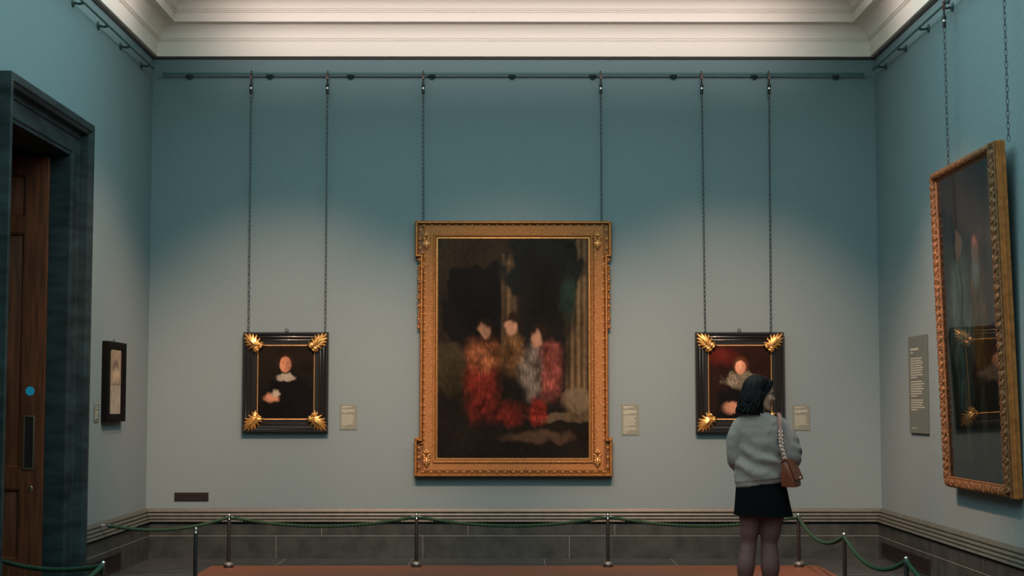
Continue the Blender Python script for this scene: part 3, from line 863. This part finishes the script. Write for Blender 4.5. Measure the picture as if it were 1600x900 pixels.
# ------------------------------------------------------------------ vent grilles in the plinth
def grille(F, a0, a1, b0, b1, label, n=5):
    t = thing('vent_grille', label, 'vent', F.P((a0 + a1) / 2, b0, 0.05))
    mb = MB().box((a0, b0, 0.044), (a1, b1, 0.0515), F); mb.build('backing', M['darkiron'], t)
    mb = MB().sweep(rect(a0, b0, a1, b1), [(0, 0.05), (0, 0.058), (0.012, 0.060), (0.016, 0.05)], F); mb.build('grille_frame', M['bronze'], t)
    for k in range(n):
        z = b0 + 0.018 + (b1 - b0 - 0.036) * k / (n - 1)
        MB().box((a0 + 0.014, z - 0.0035, 0.050), (a1 - 0.014, z + 0.0035, 0.0575), F).build('slat', M['bronze'], t)


grille(FRW, -15.5, -13.75, 0.045, 0.175, 'dark slatted vent grille low in the right wall plinth')
grille(FLW, ARCH_F + 0.12, 14.5, 0.03, 0.175, 'dark slatted vent grille low in the left wall plinth beside the doorway')

# ------------------------------------------------------------------ hanging rods and chains
RO = 0.085                                      # rod stands off the wall
zr = W(800, 115, RO).z
def rod(F, a0, a1, z, brs, label):
    t = thing('picture_rail', label, 'picture rail', F.P((a0 + a1) / 2, z, 0))
    mb = MB().tube([F.P(a0, z, RO), F.P(a1, z, RO)], 0.0125, 12)
    mb.ell(F.P(a0, z, RO), (0.017, 0.017, 0.017)).ell(F.P(a1, z, RO), (0.017, 0.017, 0.017)); mb.build('rod', M['teal_rod'], t)
    for a in brs:
        mb = MB()
        mb.lathe([(0.001, 0), (0.038, 0), (0.038, 0.008), (0.022, 0.014), (0.014, 0.02), (0.001, 0.021)], F.P(a, z - 0.012, 0), 14, F.n)
        mb.tube([F.P(a, z - 0.012, 0.01), F.P(a, z - 0.022, 0.05), F.P(a, z - 0.018, RO), F.P(a, z - 0.010, RO + 0.006)], [0.011, 0.010, 0.013, 0.010], 8)
        mb.build('bracket', M['teal_dark'], t)
    return t


rod(FB, W(257, 115, RO).x, W(1348, 115, RO).x, zr, [W(x, 115).x for x in (297, 422, 548, 675, 800, 926, 1052, 1178, 1305)], 'long teal hanging rod across the top of the back wall')
brY = [onX(x, y, XL + 0.03).y for x, y in ((225, 104), (193, 76), (158, 45), (119, 9))]
st = brY[0] - brY[1]
rod(FLW, 3.0, onX(240, 110, XL + RO).y, zr, brY + [brY[-1] - 0.9 * (k + 1) for k in range(8)], 'teal hanging rod along the top of the left wall')
brR = [onX(x, y, XR - 0.03).y for x, y in ((1380, 103), (1411, 73), (1446, 40), (1483, 5))]
rod(FRW, -onX(1364, 110, XR - RO).y, -3.0, zr, [-y for y in brR] + [-(brR[-1] - 0.9 * (k + 1)) for k in range(8)], 'teal hanging rod along the top of the right wall')


def chain(top, bot, F, label, group=None):
    """hook over the rod, adjuster, then links down to the frame"""
    t = thing('hanging_chain', label, 'chain', top, group)
    n = F.n; u = F.u
    mb = MB().tube([top - n * 0.02 - V((0, 0, 0.012)), top - n * 0.021 + V((0, 0, 0.006)), top + V((0, 0, 0.021)), top + n * 0.021 + V((0, 0, 0.004)), top + n * 0.020 - V((0, 0, 0.05))], 0.0075, 6, flat=1.6)
    mb.box((-0.012, -0.012, -0.06), (0.012, 0.012, -0.035), Frame3(top + n * 0.02, u, n, (0, 0, 1)))
    mb.build('hook', M['rust'], t)
    z = top.z - 0.06; c = top + n * 0.02
    mb = MB()
    mb.lathe([(0.001, 0), (0.008, 0), (0.008, -0.05), (0.014, -0.052), (0.017, -0.06), (0.017, -0.085), (0.010, -0.088), (0.010, -0.1), (0.015, -0.102), (0.015, -0.15), (0.007, -0.155), (0.001, -0.156)], (c.x, c.y, z), 12)
    ad = mb.build('adjuster', M['darkiron'], t)
    MB().lathe([(0.001, -0.0872), (0.0125, -0.0875), (0.0125, -0.1015), (0.001, -0.1018)], (c.x, c.y, z), 12).build('adjuster_collar', M['chrome'], ad)
    s = V((c.x, c.y, z - 0.15)); d = bot - s; L = d.length; dn_ = d / L; lk = 0.056; k = int(L / (lk * 0.78)); mb = MB()
    side = (u - dn_ * u.dot(dn_)).normalized(); ot = dn_.cross(side)
    for i in range(k):
        m = s + d * ((i + 0.5) / k); a = side if i % 2 else ot
        a = (side * 0.75 + ot * 0.65).normalized() if i % 2 else (side * 0.65 - ot * 0.75).normalized()
        mb.tube([m + dn_ * (lk / 2 * math.cos(q * PI / 5)) + a * (0.0105 * math.sin(q * PI / 5)) for q in range(11)], 0.0027, 5, caps=False)
    mb.build('links', M['chain'], t)
    return t


for xt, xb, yb, lab in ((393, 388.5, 519, 'left of two chains holding the small portrait left of the large gilt frame'), (512, 508, 519, 'right of two chains holding the small portrait left of the large gilt frame'),
                        (661.5, 661.5, 346, 'chain holding the left side of the large gilt frame'), (938.5, 940, 346, 'chain holding the right side of the large gilt frame'),
                        (1096, 1102, 519, 'left of two chains holding the portrait behind the woman'), (1201, 1204.5, 519, 'right of two chains holding the portrait behind the woman')):
    tp = V((W(xt, 115, RO).x, D - RO, zr)); bt = V((W(xb, yb, 0.05).x, D - 0.045, W(xb, yb, 0.05).z))
    chain(tp, bt, FB, 'dark ' + lab, 'picture chains on the back wall')
for px, lab in ((1481, 'dark chain holding the far side of the tall carved frame on the right wall'), (1576, 'dark chain holding the near side of the tall carved frame on the right wall')):
    y = onX(px, 130, XR - RO).y
    tp = V((XR - RO, y, zr)); bt = V((XR - 0.095, y, zt_ - 0.03))
    chain(tp, bt, FRW, lab, 'picture chains on the right wall')

# ------------------------------------------------------------------ rope barrier
PH = 0.455
def post(x, y, label):
    t = thing('barrier_post', label, 'barrier post', (x, y, 0), 'rope barrier posts')
    MB().lathe([(0.001, 0.0), (0.046, 0.0), (0.047, 0.014), (0.044, 0.02), (0.001, 0.021)], (x, y, 0), 24).build('base', M['darkiron'], t)
    MB().lathe([(0.001, 0.020), (0.044, 0.0205), (0.044, 0.032), (0.036, 0.040), (0.024, 0.048), (0.018, 0.052), (0.001, 0.052)], (x, y, 0), 24).build('collar', M['chrome'], t)
    MB().lathe([(0.001, 0.044), (0.0165, 0.0445), (0.0165, PH - 0.012), (0.014, PH - 0.006), (0.001, PH - 0.005)], (x, y, 0), 18).build('pole', M['darkiron'], t)
    mb = MB().lathe([(0.001, PH - 0.006), (0.012, PH - 0.006), (0.008, PH), (0.007, PH + 0.02), (0.014, PH + 0.024), (0.015, PH + 0.032), (0.009, PH + 0.04), (0.001, PH + 0.041)], (x, y, 0), 14)
    mb.build('cap', M['chrome'], t)
    return V((x, y, PH + 0.010))


def rope(a, b, sag, label, r=0.0145):
    t = thing('barrier_rope', label, 'rope', (a + b) / 2 - V((0, 0, sag)), 'green barrier ropes')
    d = (b - a); L = d.length; dh = d / L
    a2, b2 = a + dh * 0.012, b - dh * 0.012
    n = int(L / 0.012); mb = MB()
    pts = [a2 + (b2 - a2) * (i / n) - V((0, 0, sag * 4 * (i / n) * (1 - i / n))) for i in range(n + 1)]
    mb.tube(pts, r, 12, lobes=3, twist=2 * PI / 0.10, amp=0.24); mb.build('cord', M['rope'], t)
    for p, q in ((a2, pts[2]), (b2, pts[-3])):
        v = (q - p).normalized(); MB().tube([p - v * 0.004, p + v * 0.012, p + v * 0.03], [0.012, 0.019, 0.0175], 12).build('end_ferrule', M['teal_dark'], t)
    return t


def fl(x, y): return onZ(x, y, 0.0)
def tp_(x, y): return onZ(x, y, PH + 0.035)


P = {}
for k, pt, lab in (('A', fl(357, 886.5), 'slim dark barrier post with chrome collar at the back left corner of the rope line'), ('C', fl(650.5, 885.5), 'slim dark barrier post under the left edge of the large gilt frame'),
                   ('Dd', fl(950, 885.5), 'slim dark barrier post under the right edge of the large gilt frame'), ('E', fl(1248.5, 885.5), 'slim dark barrier post just right of the woman'),
                   ('B', tp_(306, 825), 'slim dark barrier post in front of the back left corner post'), ('N', tp_(161, 878), 'slim dark barrier post beside the stone doorway'),
                   ('F', tp_(1319, 833.5), 'slim dark barrier post, second along the right side rope line'), ('G', tp_(1416, 871), 'slim dark barrier post, third along the right side rope line')):
    P[k] = post(pt.x, pt.y, lab)
H2 = post(P['G'].x + 0.02, P['G'].y - 1.9, 'slim dark barrier post on the right side nearest the viewer')
N2 = post(P['N'].x - 0.05, P['N'].y - 2.3, 'slim dark barrier post on the left side nearest the viewer')
N3 = post(XL + 0.02 - 0.35, P['N'].y + 0.25 + 0.9, 'slim dark barrier post inside the doorway')
hook = V((XL + 0.085, onX(165, 821, XL + 0.08).y, onX(165, 821, XL + 0.08).z))
t = thing('wall_hook', 'small chrome rope hook on the dado of the left wall', 'hook', (XL + 0.05, hook.y, hook.z))
MB().lathe([(0.001, 0), (0.02, 0), (0.02, 0.006), (0.008, 0.01), (0.006, 0.03), (0.012, 0.034), (0.012, 0.04), (0.001, 0.042)], (XL + 0.046, hook.y, hook.z), 12, (1, 0, 0)).build('hook_knob', M['chrome'], t)
rope(P['A'], P['C'], 0.085, 'green rope between the posts below the left portrait')
rope(P['C'], P['Dd'], 0.085, 'green rope between the two posts below the large gilt frame')
rope(P['Dd'], P['E'], 0.085, 'green rope running behind the legs of the woman')
rope(P['E'], P['F'], 0.13, 'green rope from the post beside the woman along the right side')
rope(P['F'], P['G'], 0.14, 'green rope between second and third posts on the right side')
rope(P['G'], H2, 0.13, 'green rope on the right side running out of the bottom of the picture')
rope(P['A'], hook, 0.075, 'green rope from the back left corner post to the hook on the left wall')
rope(P['N'], N2, 0.10, 'bright green rope from the doorway post toward the viewer')
rope(P['N'], N3, 0.075, 'twisted green rope across the open doorway at lower left')

# ------------------------------------------------------------------ the visitor
PY = 11.67
s0_ = onY(1190, 700, PY)
O = V((s0_.x, PY, 0))
woman = thing('person', 'woman seen from behind in grey sweater, black skirt and sheer tights, head turned right', 'person', O)


def B(x, y, z): return O + V((x, y, z))


def RZ(a): return Matrix.Rotation(a, 3, 'Z')


# head frame: forward is x'
HA = math.radians(10); HC = B(-0.004, 0.0, 1.612)
HR = Matrix.Rotation(HA, 3, 'Z') @ Matrix.Rotation(math.radians(6), 3, 'Y')
def hp_(x, y, z): return HC + HR @ V((x, y, z))


body = MB()
body.ell(hp_(-0.012, 0, 0.028), (0.094, 0.074, 0.094), HR, 18, 12)
body.ell(hp_(0.036, 0, -0.045), (0.056, 0.056, 0.085), HR, 18, 12)
body.ell(hp_(0.055, 0, 0.02), (0.036, 0.058, 0.06), HR, 16, 10)
body.ell(hp_(0.070, 0, -0.116), (0.022, 0.024, 0.020), HR)
body.limb([hp_(0.084, 0, 0.012), hp_(0.098, 0, -0.016), hp_(0.109, 0, -0.036)], [0.009, 0.010, 0.012], 10, 3)
for s in (-1, 1):
    body.ell(hp_(0.096, s * 0.012, -0.042), (0.011, 0.009, 0.008), HR, 10, 6)
    body.ell(hp_(0.060, s * 0.034, -0.035), (0.032, 0.027, 0.032), HR)
    body.ell(hp_(0.078, s * 0.03, 0.022), (0.014, 0.024, 0.010), HR)
    body.ell(hp_(-0.012, s * 0.068, -0.02), (0.018, 0.010, 0.030), HR)
    body.limb([hp_(-0.005, s * 0.055, -0.075), hp_(0.06, s * 0.03, -0.112)], [0.022, 0.018], 10, 3)
body.ell(hp_(0.088, 0, -0.068), (0.012, 0.024, 0.008), HR); body.ell(hp_(0.086, 0, -0.081), (0.012, 0.021, 0.008), HR)
body.limb([hp_(-0.025, 0, -0.05), B(-0.035, -0.01, 1.49), B(-0.02, -0.01, 1.40)], [0.058, 0.054, 0.065], 18, 4)


def ringe(cx, cy, z, rx, ry, n=28, pw=1.0):
    return [B(cx + rx * math.copysign(abs(math.cos(2 * PI * j / n)) ** pw, math.cos(2 * PI * j / n)), cy + ry * math.copysign(abs(math.sin(2 * PI * j / n)) ** pw, math.sin(2 * PI * j / n)), z) for j in range(n)]


body.loft([ringe(-0.005, 0, z, rx, ry) for z, rx, ry in ((0.80, 0.12, 0.09), (0.84, 0.165, 0.115), (0.92, 0.165, 0.12), (1.05, 0.125, 0.10), (1.2, 0.14, 0.105), (1.33, 0.155, 0.10), (1.40, 0.13, 0.08), (1.44, 0.06, 0.055))])
LEG = {}
LEG[-1] = ([(-0.080, 0.0, 0.86), (-0.086, 0.0, 0.73), (-0.095, 0.004, 0.60), (-0.102, 0.008, 0.50), (-0.116, -0.012, 0.42), (-0.130, -0.030, 0.335), (-0.138, -0.008, 0.20), (-0.140, 0.0, 0.09)], [0.094, 0.087, 0.072, 0.057, 0.061, 0.066, 0.046, 0.036])
LEG[1] = ([(0.085, 0.0, 0.86), (0.074, 0.0, 0.73), (0.058, 0.004, 0.60), (0.050, 0.008, 0.50), (0.050, -0.012, 0.42), (0.049, -0.030, 0.335), (0.050, -0.008, 0.20), (0.052, 0.0, 0.09)], [0.098, 0.092, 0.077, 0.060, 0.066, 0.070, 0.048, 0.037])
for s in (-1, 1):
    pts, rad = LEG[s]
    body.limb([B(*p) for p in pts], [r - 0.004 for r in rad], 18, 4)
    ax = pts[-1][0]
    body.limb([B(ax, -0.03, 0.045), B(ax + s * 0.01, 0.06, 0.04), B(ax + s * 0.02, 0.15, 0.028)], [0.032, 0.034, 0.026], 12, 4)
ARM = {1: ([(0.15, 0.0, 1.375), (0.200, -0.01, 1.25), (0.222, -0.015, 1.145), (0.20, 0.07, 1.10), (0.145, 0.17, 1.10), (0.09, 0.245, 1.115)], [0.052, 0.046, 0.042, 0.040, 0.034, 0.026]),
       -1: ([(-0.165, 0.0, 1.375), (-0.200, 0.005, 1.25), (-0.195, 0.01, 1.12), (-0.165, 0.09, 1.09), (-0.11, 0.18, 1.11), (-0.05, 0.25, 1.13)], [0.052, 0.045, 0.041, 0.040, 0.034, 0.026])}
for s in (-1, 1):
    pts, rad = ARM[s]
    body.limb([B(*p) for p in pts], rad, 14, 4)
    w = V(pts[-1]); d = (V(pts[-1]) - V(pts[-2])).normalized(); up = V((0, 0, 1)); sd = d.cross(up).normalized()
    palm = [w + d * 0.01, w + d * 0.045, w + d * 0.085]
    for k, off in enumerate((-0.028, -0.009, 0.010, 0.028)):
        L = (0.062, 0.075, 0.078, 0.068)[k]
        base = w + d * 0.082 - up * off * s * 0 + V((0, 0, -off))
        body.limb([B(*(w + d * 0.01 + V((0, 0, -off * 0.5)))), B(*(w + d * 0.045 + V((0, 0, -off * 0.9)))), B(*base)], [0.018, 0.015, 0.0105], 8, 3)
        body.limb([B(*base), B(*(base + d * L * 0.5 - V((0, 0.006, 0)))), B(*(base + d * L * 0.85 - V((0, 0.026, 0.004)))), B(*(base + d * L * 0.95 - V((0, 0.048, 0.006))))], [0.0095, 0.0088, 0.0080, 0.0068], 8, 3)
    th = w + d * 0.02 + V((0, -0.004, 0.02))
    body.limb([B(*th), B(*(th + d * 0.03 + V((0, -0.012, 0.022)))), B(*(th + d * 0.06 + V((0, -0.02, 0.028))))], [0.015, 0.011, 0.008], 8, 3)
rb = remeshed(body, 0.0045, 3)
rb.build('body', M['skin'], woman, angle=180)
mb = MB()
for s in (-1, 1): mb.ell(hp_(0.085, s * 0.028, 0.005), (0.009, 0.013, 0.006), HR)
mb.build('eyes', M['eye'], woman)
mb = MB().ell(hp_(0.0935, 0, -0.0685), (0.0085, 0.021, 0.0065), HR).ell(hp_(0.0915, 0, -0.081), (0.009, 0.018, 0.007), HR)
mb.build('lips', M['lip'], woman)
mb = MB()
for s in (-1, 1): mb.limb([hp_(0.0905, s * 0.012, 0.027), hp_(0.090, s * 0.028, 0.032), hp_(0.078, s * 0.046, 0.027)], [0.003, 0.004, 0.0025], 6, 3)
mb.build('eyebrows', M['hair'], woman)

# tights and shoes
mb = MB()
for s in (-1, 1):
    pts, rad = LEG[s]; mb.limb([B(*p) for p in pts], rad, 22, 5)
remeshed(mb, 0.006, 2).build('tights', M['tights'], woman, angle=180)['label'] = 'sheer black tights'
for s in (-1, 1):
    ax = LEG[s][0][-1][0]; mb = MB()
    mb.limb([B(ax, -0.034, 0.05), B(ax + s * 0.010, 0.05, 0.048), B(ax + s * 0.022, 0.16, 0.034)], [0.042, 0.044, 0.034], 14, 4)
    mb.limb([B(ax, -0.01, 0.05), B(ax, 0, 0.13)], [0.042, 0.044], 14, 3)
    mb.loft([[B(ax + s * 0.012 + 0.044 * math.cos(t * PI / 8), 0.062 + 0.128 * math.sin(t * PI / 8), z) for t in range(16)] for z in (0.0, 0.022)])
    r2 = remeshed(mb, 0.006, 2)
    for v in r2.v: v.z = max(v.z, 0.001)
    r2.build('shoe', M['shoe'], woman, angle=60)

# skirt: an A-line shell
mb = MB(); R_ = []
for z, rx, ry, cx in ((0.955, 0.178, 0.128, -0.008), (0.90, 0.190, 0.140, -0.004), (0.82, 0.200, 0.148, 0.002), (0.75, 0.210, 0.154, 0.008), (0.708, 0.217, 0.158, 0.010)):
    n = 48; fl_ = max(0, (0.93 - z) / 0.22)
    R_.append([B(cx + (rx + 0.007 * fl_ * math.sin(7 * 2 * PI * j / n)) * math.cos(2 * PI * j / n), (ry + 0.007 * fl_ * math.sin(7 * 2 * PI * j / n)) * math.sin(2 * PI * j / n), z - 0.006 * fl_ * math.cos(2 * PI * j / n + 0.4)) for j in range(n)])
Ri = [[B(0.005, 0, 0) * 0 + p + (V((O.x, O.y, p.z)) - p).normalized() * 0.006 for p in r] for r in R_[::-1]]
mb.loft(R_ + Ri, caps=False)
n = 48; tot = len(R_) * 2
mb.f += [[(tot - 1) * n + j, (tot - 1) * n + (j + 1) % n, (j + 1) % n, j] for j in range(n)]; mb.m += [0] * n
mb.build('skirt', M['skirt'], woman, angle=60)['label'] = 'short black A-line skirt'

# sweater
mb = MB()
mb.loft([ringe(cx, cy, z, rx, ry, 36, 0.9) for z, rx, ry, cx, cy in ((0.935, 0.186, 0.138, -0.010, 0), (0.95, 0.190, 0.142, -0.010, 0), (0.985, 0.194, 0.146, -0.009, 0), (1.02, 0.198, 0.150, -0.008, 0), (1.07, 0.190, 0.142, -0.008, 0), (1.15, 0.172, 0.134, -0.006, 0),
         (1.25, 0.170, 0.130, -0.008, 0), (1.33, 0.184, 0.122, -0.014, 0), (1.385, 0.178, 0.108, -0.016, 0), (1.425, 0.150, 0.092, -0.020, 0), (1.45, 0.112, 0.080, -0.026, 0), (1.468, 0.080, 0.070, -0.032, 0))])
SL = {1: ([(0.125, 0, 1.372), (0.178, -0.008, 1.30), (0.206, -0.016, 1.22), (0.218, -0.016, 1.145), (0.205, 0.05, 1.095), (0.16, 0.15, 1.09), (0.115, 0.215, 1.105)], [0.070, 0.074, 0.078, 0.076, 0.070, 0.058, 0.044]),
      -1: ([(-0.140, 0, 1.372), (-0.188, 0.0, 1.29), (-0.202, 0.006, 1.20), (-0.196, 0.014, 1.125), (-0.172, 0.08, 1.09), (-0.12, 0.16, 1.10), (-0.08, 0.22, 1.12)], [0.070, 0.066, 0.062, 0.060, 0.058, 0.052, 0.042])}
for s in (-1, 1):
    pts, rad = SL[s]; mb.limb([B(*p) for p in pts], rad, 20, 4)
rs = remeshed(mb, 0.0065, 5)
for v in rs.v:                                  # knit folds: drapes above the hem and creases at waist and sleeves
    l = v - O
    dirn = V((l.x, l.y, 0)).normalized()
    w = 0.0
    if l.z < 1.30 and abs(l.x) < 0.2:
        k = max(0, 1 - abs(l.z - 1.10) / 0.2)
        w += 0.012 * k * math.sin(l.z * 46 + l.x * 22 + 1.5 * noise.noise(l * 7)) + 0.012 * k * noise.noise(l * 13)
    w += 0.006 * noise.noise(l * 20)
    if l.z < 0.972: w -= 0.006
    if l.x > 0.16 and l.z > 1.02: w += 0.008 * math.sin(l.z * 60 + l.y * 30 + 2 * noise.noise(l * 9)) * max(0, 1 - abs(l.z - 1.16) / 0.14)
    if l.z < 1.42: v += dirn * w
    if l.z < 1.05 and abs(l.x) < 0.22 and abs(l.y) < 0.2: v.z += (l.x + 0.01) * 0.12 * max(0, min(1, (1.05 - l.z) / 0.08))
rs.build('sweater', M['sweater'], woman, angle=180)['label'] = 'soft grey knit sweater with full sleeves'

# hair: wavy bob, parted to hang over the ear with the face left free
hb = MB()
hb.ell(hp_(-0.026, 0, 0.040), (0.098, 0.084, 0.092), HR, 20, 14)
hb.ell(hp_(-0.068, 0.0, -0.045), (0.062, 0.080, 0.105), HR, 20, 12)
hb.ell(hp_(-0.076, 0.0, -0.11), (0.054, 0.074, 0.066), HR, 18, 10)
rnd = random.Random(3)
for k in range(240):
    side = rnd.choice((-1, 1))
    lim = 1.62 if side > 0 else 2.0                    # azimuth from the back; the near cheek stays free
    az = PI + side * rnd.uniform(0, 1) * lim
    ca, sa = math.cos(az), math.sin(az)
    back = (1 - ca) / 2
    end = -0.140 - 0.035 * rnd.random() + (0.0 if back > 0.35 else 0.02)
    top = 0.080 + 0.040 * rnd.random()
    wv = rnd.uniform(0, 6.28); am = rnd.uniform(0.008, 0.020); fl2 = rnd.uniform(-0.06, 0.20)
    ptsl = []
    for i in range(10):
        s = i / 9; z = top + (end - top) * s
        if z > 0.035: rr = math.sqrt(max(0.02, 1 - ((z - 0.035) / 0.100) ** 2))
        else: rr = 1.0 + 0.06 * s + 0.08 * math.sin((s - 0.3) * 4)
        if s > 0.8: rr += fl2 * (s - 0.8) * 3 * (0.5 + back)
        px = -0.026 + 0.098 * rr * ca - 0.020 * s * back; py = 0.087 * rr * sa
        w_ = s * s
        ptsl.append(hp_(px + am * w_ * math.sin(wv + s * 9), py + am * w_ * math.cos(wv + s * 8), z))
    hb.limb(ptsl, [0.006, 0.009, 0.010, 0.010, 0.010, 0.010, 0.009, 0.008, 0.006, 0.002], 6, 2)
for k in range(34):                                    # front locks from the parting past the temple, tucked toward the ear
    s = -1 if k % 3 else 1; q = rnd.random()
    hb.limb([hp_(0.015 + 0.045 * q, s * 0.012, 0.120 - 0.018 * q), hp_(0.045 + 0.024 * q, s * 0.046, 0.090 - 0.008 * q), hp_(0.028 + 0.022 * q, s * 0.070, 0.045), hp_(-0.004 + 0.012 * q, s * 0.079, -0.02), hp_(-0.022 + 0.018 * q, s * 0.078, -0.08), hp_(-0.016 + 0.03 * q, s * 0.070, -0.14 - 0.015 * q)],
            [0.006, 0.009, 0.009, 0.009, 0.008, 0.002], 6, 3)
hb.build('hair', M['hair'], woman, angle=60)['label'] = 'wavy black shoulder-length hair'

# shoulder bag
BO = B(0.158, -0.175, 0.925)
bag = thing('shoulder_bag', 'small russet quilted leather bag on a chain strap at the hip of the woman', 'bag', BO)
bz = RZ(math.radians(-24)); FBg = Frame3(BO, bz @ V((1, 0, 0)), bz @ V((0, 1, 0)), (0, 0, 1))
gus = [(-0.040, 0.010), (-0.028, 0.0), (0.055, 0.0), (0.068, 0.012), (0.060, 0.06), (0.012, 0.175), (0.0, 0.188), (-0.024, 0.188), (-0.034, 0.175), (-0.044, 0.06)]
mb = MB(); n = len(gus); rg = []
for y, sc in ((-0.005, 0.86), (0.0, 0.97), (0.012, 1.0), (0.16, 1.0), (0.172, 0.97), (0.177, 0.86)):
    rg.append([FBg.P(0.005 + (a - 0.005) * sc, y - 0.03, 0.09 + (b - 0.09) * sc) for a, b in gus])
mb.loft(rg); mb.build('bag_body', M['bag'], bag, angle=40)
mb = MB()
prof_ = [(-0.036, 0.165), (-0.030, 0.186), (-0.012, 0.196), (0.006, 0.192), (0.020, 0.172), (0.048, 0.10), (0.066, 0.058), (0.078, 0.052), (0.082, 0.064), (0.064, 0.104), (0.034, 0.178), (0.012, 0.203), (-0.014, 0.206), (-0.038, 0.194), (-0.044, 0.166)]
mb.loft([[FBg.P(a, y, b) for a, b in prof_] for y in (-0.039, 0.148)]); mb.build('bag_flap', M['bag'], bag, angle=40)
for k in range(1, 5):
    pass
MB().bevbox((0.070, 0.045, 0.058), (0.088, 0.068, 0.074), 0.003, FBg).build('clasp', M['rosegold'], bag)
# strap: two chain falls and a leather pad over the shoulder
sh = B(0.122, -0.035, 1.462)
def chain_run(pts, name):
    pts = [V(p) for p in pts]; seg = []
    for a, b in zip(pts[:-1], pts[1:]):
        k = max(1, int((b - a).length / 0.013)); seg += [(a + (b - a) * ((i + 0.5) / k), (b - a).normalized()) for i in range(k)]
    mb = MB()
    for i, (m, d) in enumerate(seg):
        a = V((1, 0, 0)); a = (a - d * a.dot(d)).normalized(); o2 = d.cross(a); ax = (a + o2 * (0.8 if i % 2 else -0.8)).normalized()
        mb.tube([m + d * (0.0095 * math.cos(q * PI / 4)) + ax * (0.0065 * math.sin(q * PI / 4)) for q in range(9)], 0.0024, 5, caps=False)
    return mb.build(name, M['rosegold'], bag)


t1 = FBg.P(-0.022, -0.018, 0.196); t2 = FBg.P(-0.004, -0.012, 0.198); t3 = FBg.P(-0.010, 0.14, 0.198)
mid1 = B(0.108, -0.180, 1.22); mid2 = B(0.124, -0.172, 1.22); padb = B(0.116, -0.140, 1.345)
chain_run([t1, mid1, padb + V((-0.006, 0, 0))], 'strap_chain'); chain_run([t2, mid2, padb + V((0.006, 0, 0))], 'strap_chain')
mb = MB(); pad = [padb + V((0, 0, -0.008)), B(0.117, -0.125, 1.39), B(0.119, -0.098, 1.432), B(0.120, -0.055, 1.458), B(0.12, -0.01, 1.462), B(0.12, 0.04, 1.452), B(0.12, 0.085, 1.42), B(0.12, 0.118, 1.37)]
for i in range(len(pad)): pass
rg = []
for i, p_ in enumerate(pad):
    d = (pad[min(i + 1, len(pad) - 1)] - pad[max(i - 1, 0)]).normalized(); u_ = V((1, 0, 0)); n_ = u_.cross(d).normalized()
    rg.append([p_ + u_ * a + n_ * b for a, b in ((-0.0135, -0.004), (0.0135, -0.004), (0.0135, 0.004), (-0.0135, 0.004))])
mb.loft(rg); mb.build('shoulder_strap', M['strap'], bag, angle=40)
chain_run([pad[-1], B(0.135, 0.13, 1.25), B(0.16, 0.10, 1.17), t3], 'strap_chain')

# ------------------------------------------------------------------ light
def area(name, loc, rot, sx, sy, e, col, spread=PI):
    l = bpy.data.lights.new(name, 'AREA'); l.shape = 'RECTANGLE'; l.size = sx; l.size_y = sy; l.energy = e; l.color = col; l.spread = spread
    o = bpy.data.objects.new(name, l); COL.objects.link(o); o.location = loc; o.rotation_euler = rot; return o


def spot(name, loc, target, e, col, deg, blend, r=0.06):
    l = bpy.data.lights.new(name, 'SPOT'); l.energy = e; l.color = col; l.spot_size = math.radians(deg); l.spot_blend = blend; l.shadow_soft_size = r
    o = bpy.data.objects.new(name, l); COL.objects.link(o); o.location = loc
    o.rotation_euler = (V(target) - V(loc)).to_track_quat('-Z', 'Y').to_euler(); return o


area('laylight', (0, (SY0 + SY1) / 2, ZC + 0.03), (0, 0, 0), 2 * SX - 0.1, SY1 - SY0 - 0.1, 830, (0.66, 1.0, 0.99))
WARM = (1.0, 0.515, 0.325)
zs = ZC - 0.12
spot('track_spot', (-1.5, 11.4, zs), W(435, 700), 1700, WARM, 46, 1.0)
spot('track_spot', (0.0, 11.2, zs), W(800, 680), 1050, WARM, 46, 1.0)
spot('track_spot', (1.5, 11.4, zs), W(1150, 700), 1700, WARM, 46, 1.0)
spot('track_spot', (0.4, 11.2, zs), (XR, 13.3, 1.0), 1900, WARM, 48, 1.0)
spot('track_spot', (-0.6, 11.6, zs), (XL, 14.4, 1.4), 900, WARM, 42, 1.0)
# added strip lights without bodies, out of view, to brighten the cornice
CW = (1.0, 0.85, 0.82)
area('added_cornice_fill', (0, D - 3.2, Z0 + 0.50), (PI / 2 - 0.07, 0, 0), 5.6, 0.08, 12, CW, math.radians(30))
area('added_cornice_fill', (XL + 2.6, 10.5, Z0 + 0.50), (PI / 2 - 0.07, 0, PI / 2), 8.0, 0.08, 11, CW, math.radians(30))
area('added_cornice_fill', (XR - 2.6, 10.5, Z0 + 0.50), (PI / 2 - 0.07, 0, -PI / 2), 8.0, 0.08, 11, CW, math.radians(30))

w = bpy.data.worlds.new('world'); scene.world = w; w.use_nodes = True
w.node_tree.nodes['Background'].inputs['Color'].default_value = (0.02, 0.02, 0.02, 1)
scene.view_settings.view_transform = 'Standard'; scene.view_settings.look = 'None'
scene.view_settings.gamma = 1; scene.view_settings.use_curve_mapping = False; scene.view_settings.exposure = 0.0
try:
    scene.cycles.use_denoising = True; scene.cycles.max_bounces = 8; scene.cycles.caustics_reflective = False; scene.cycles.caustics_refractive = False
except Exception:
    pass
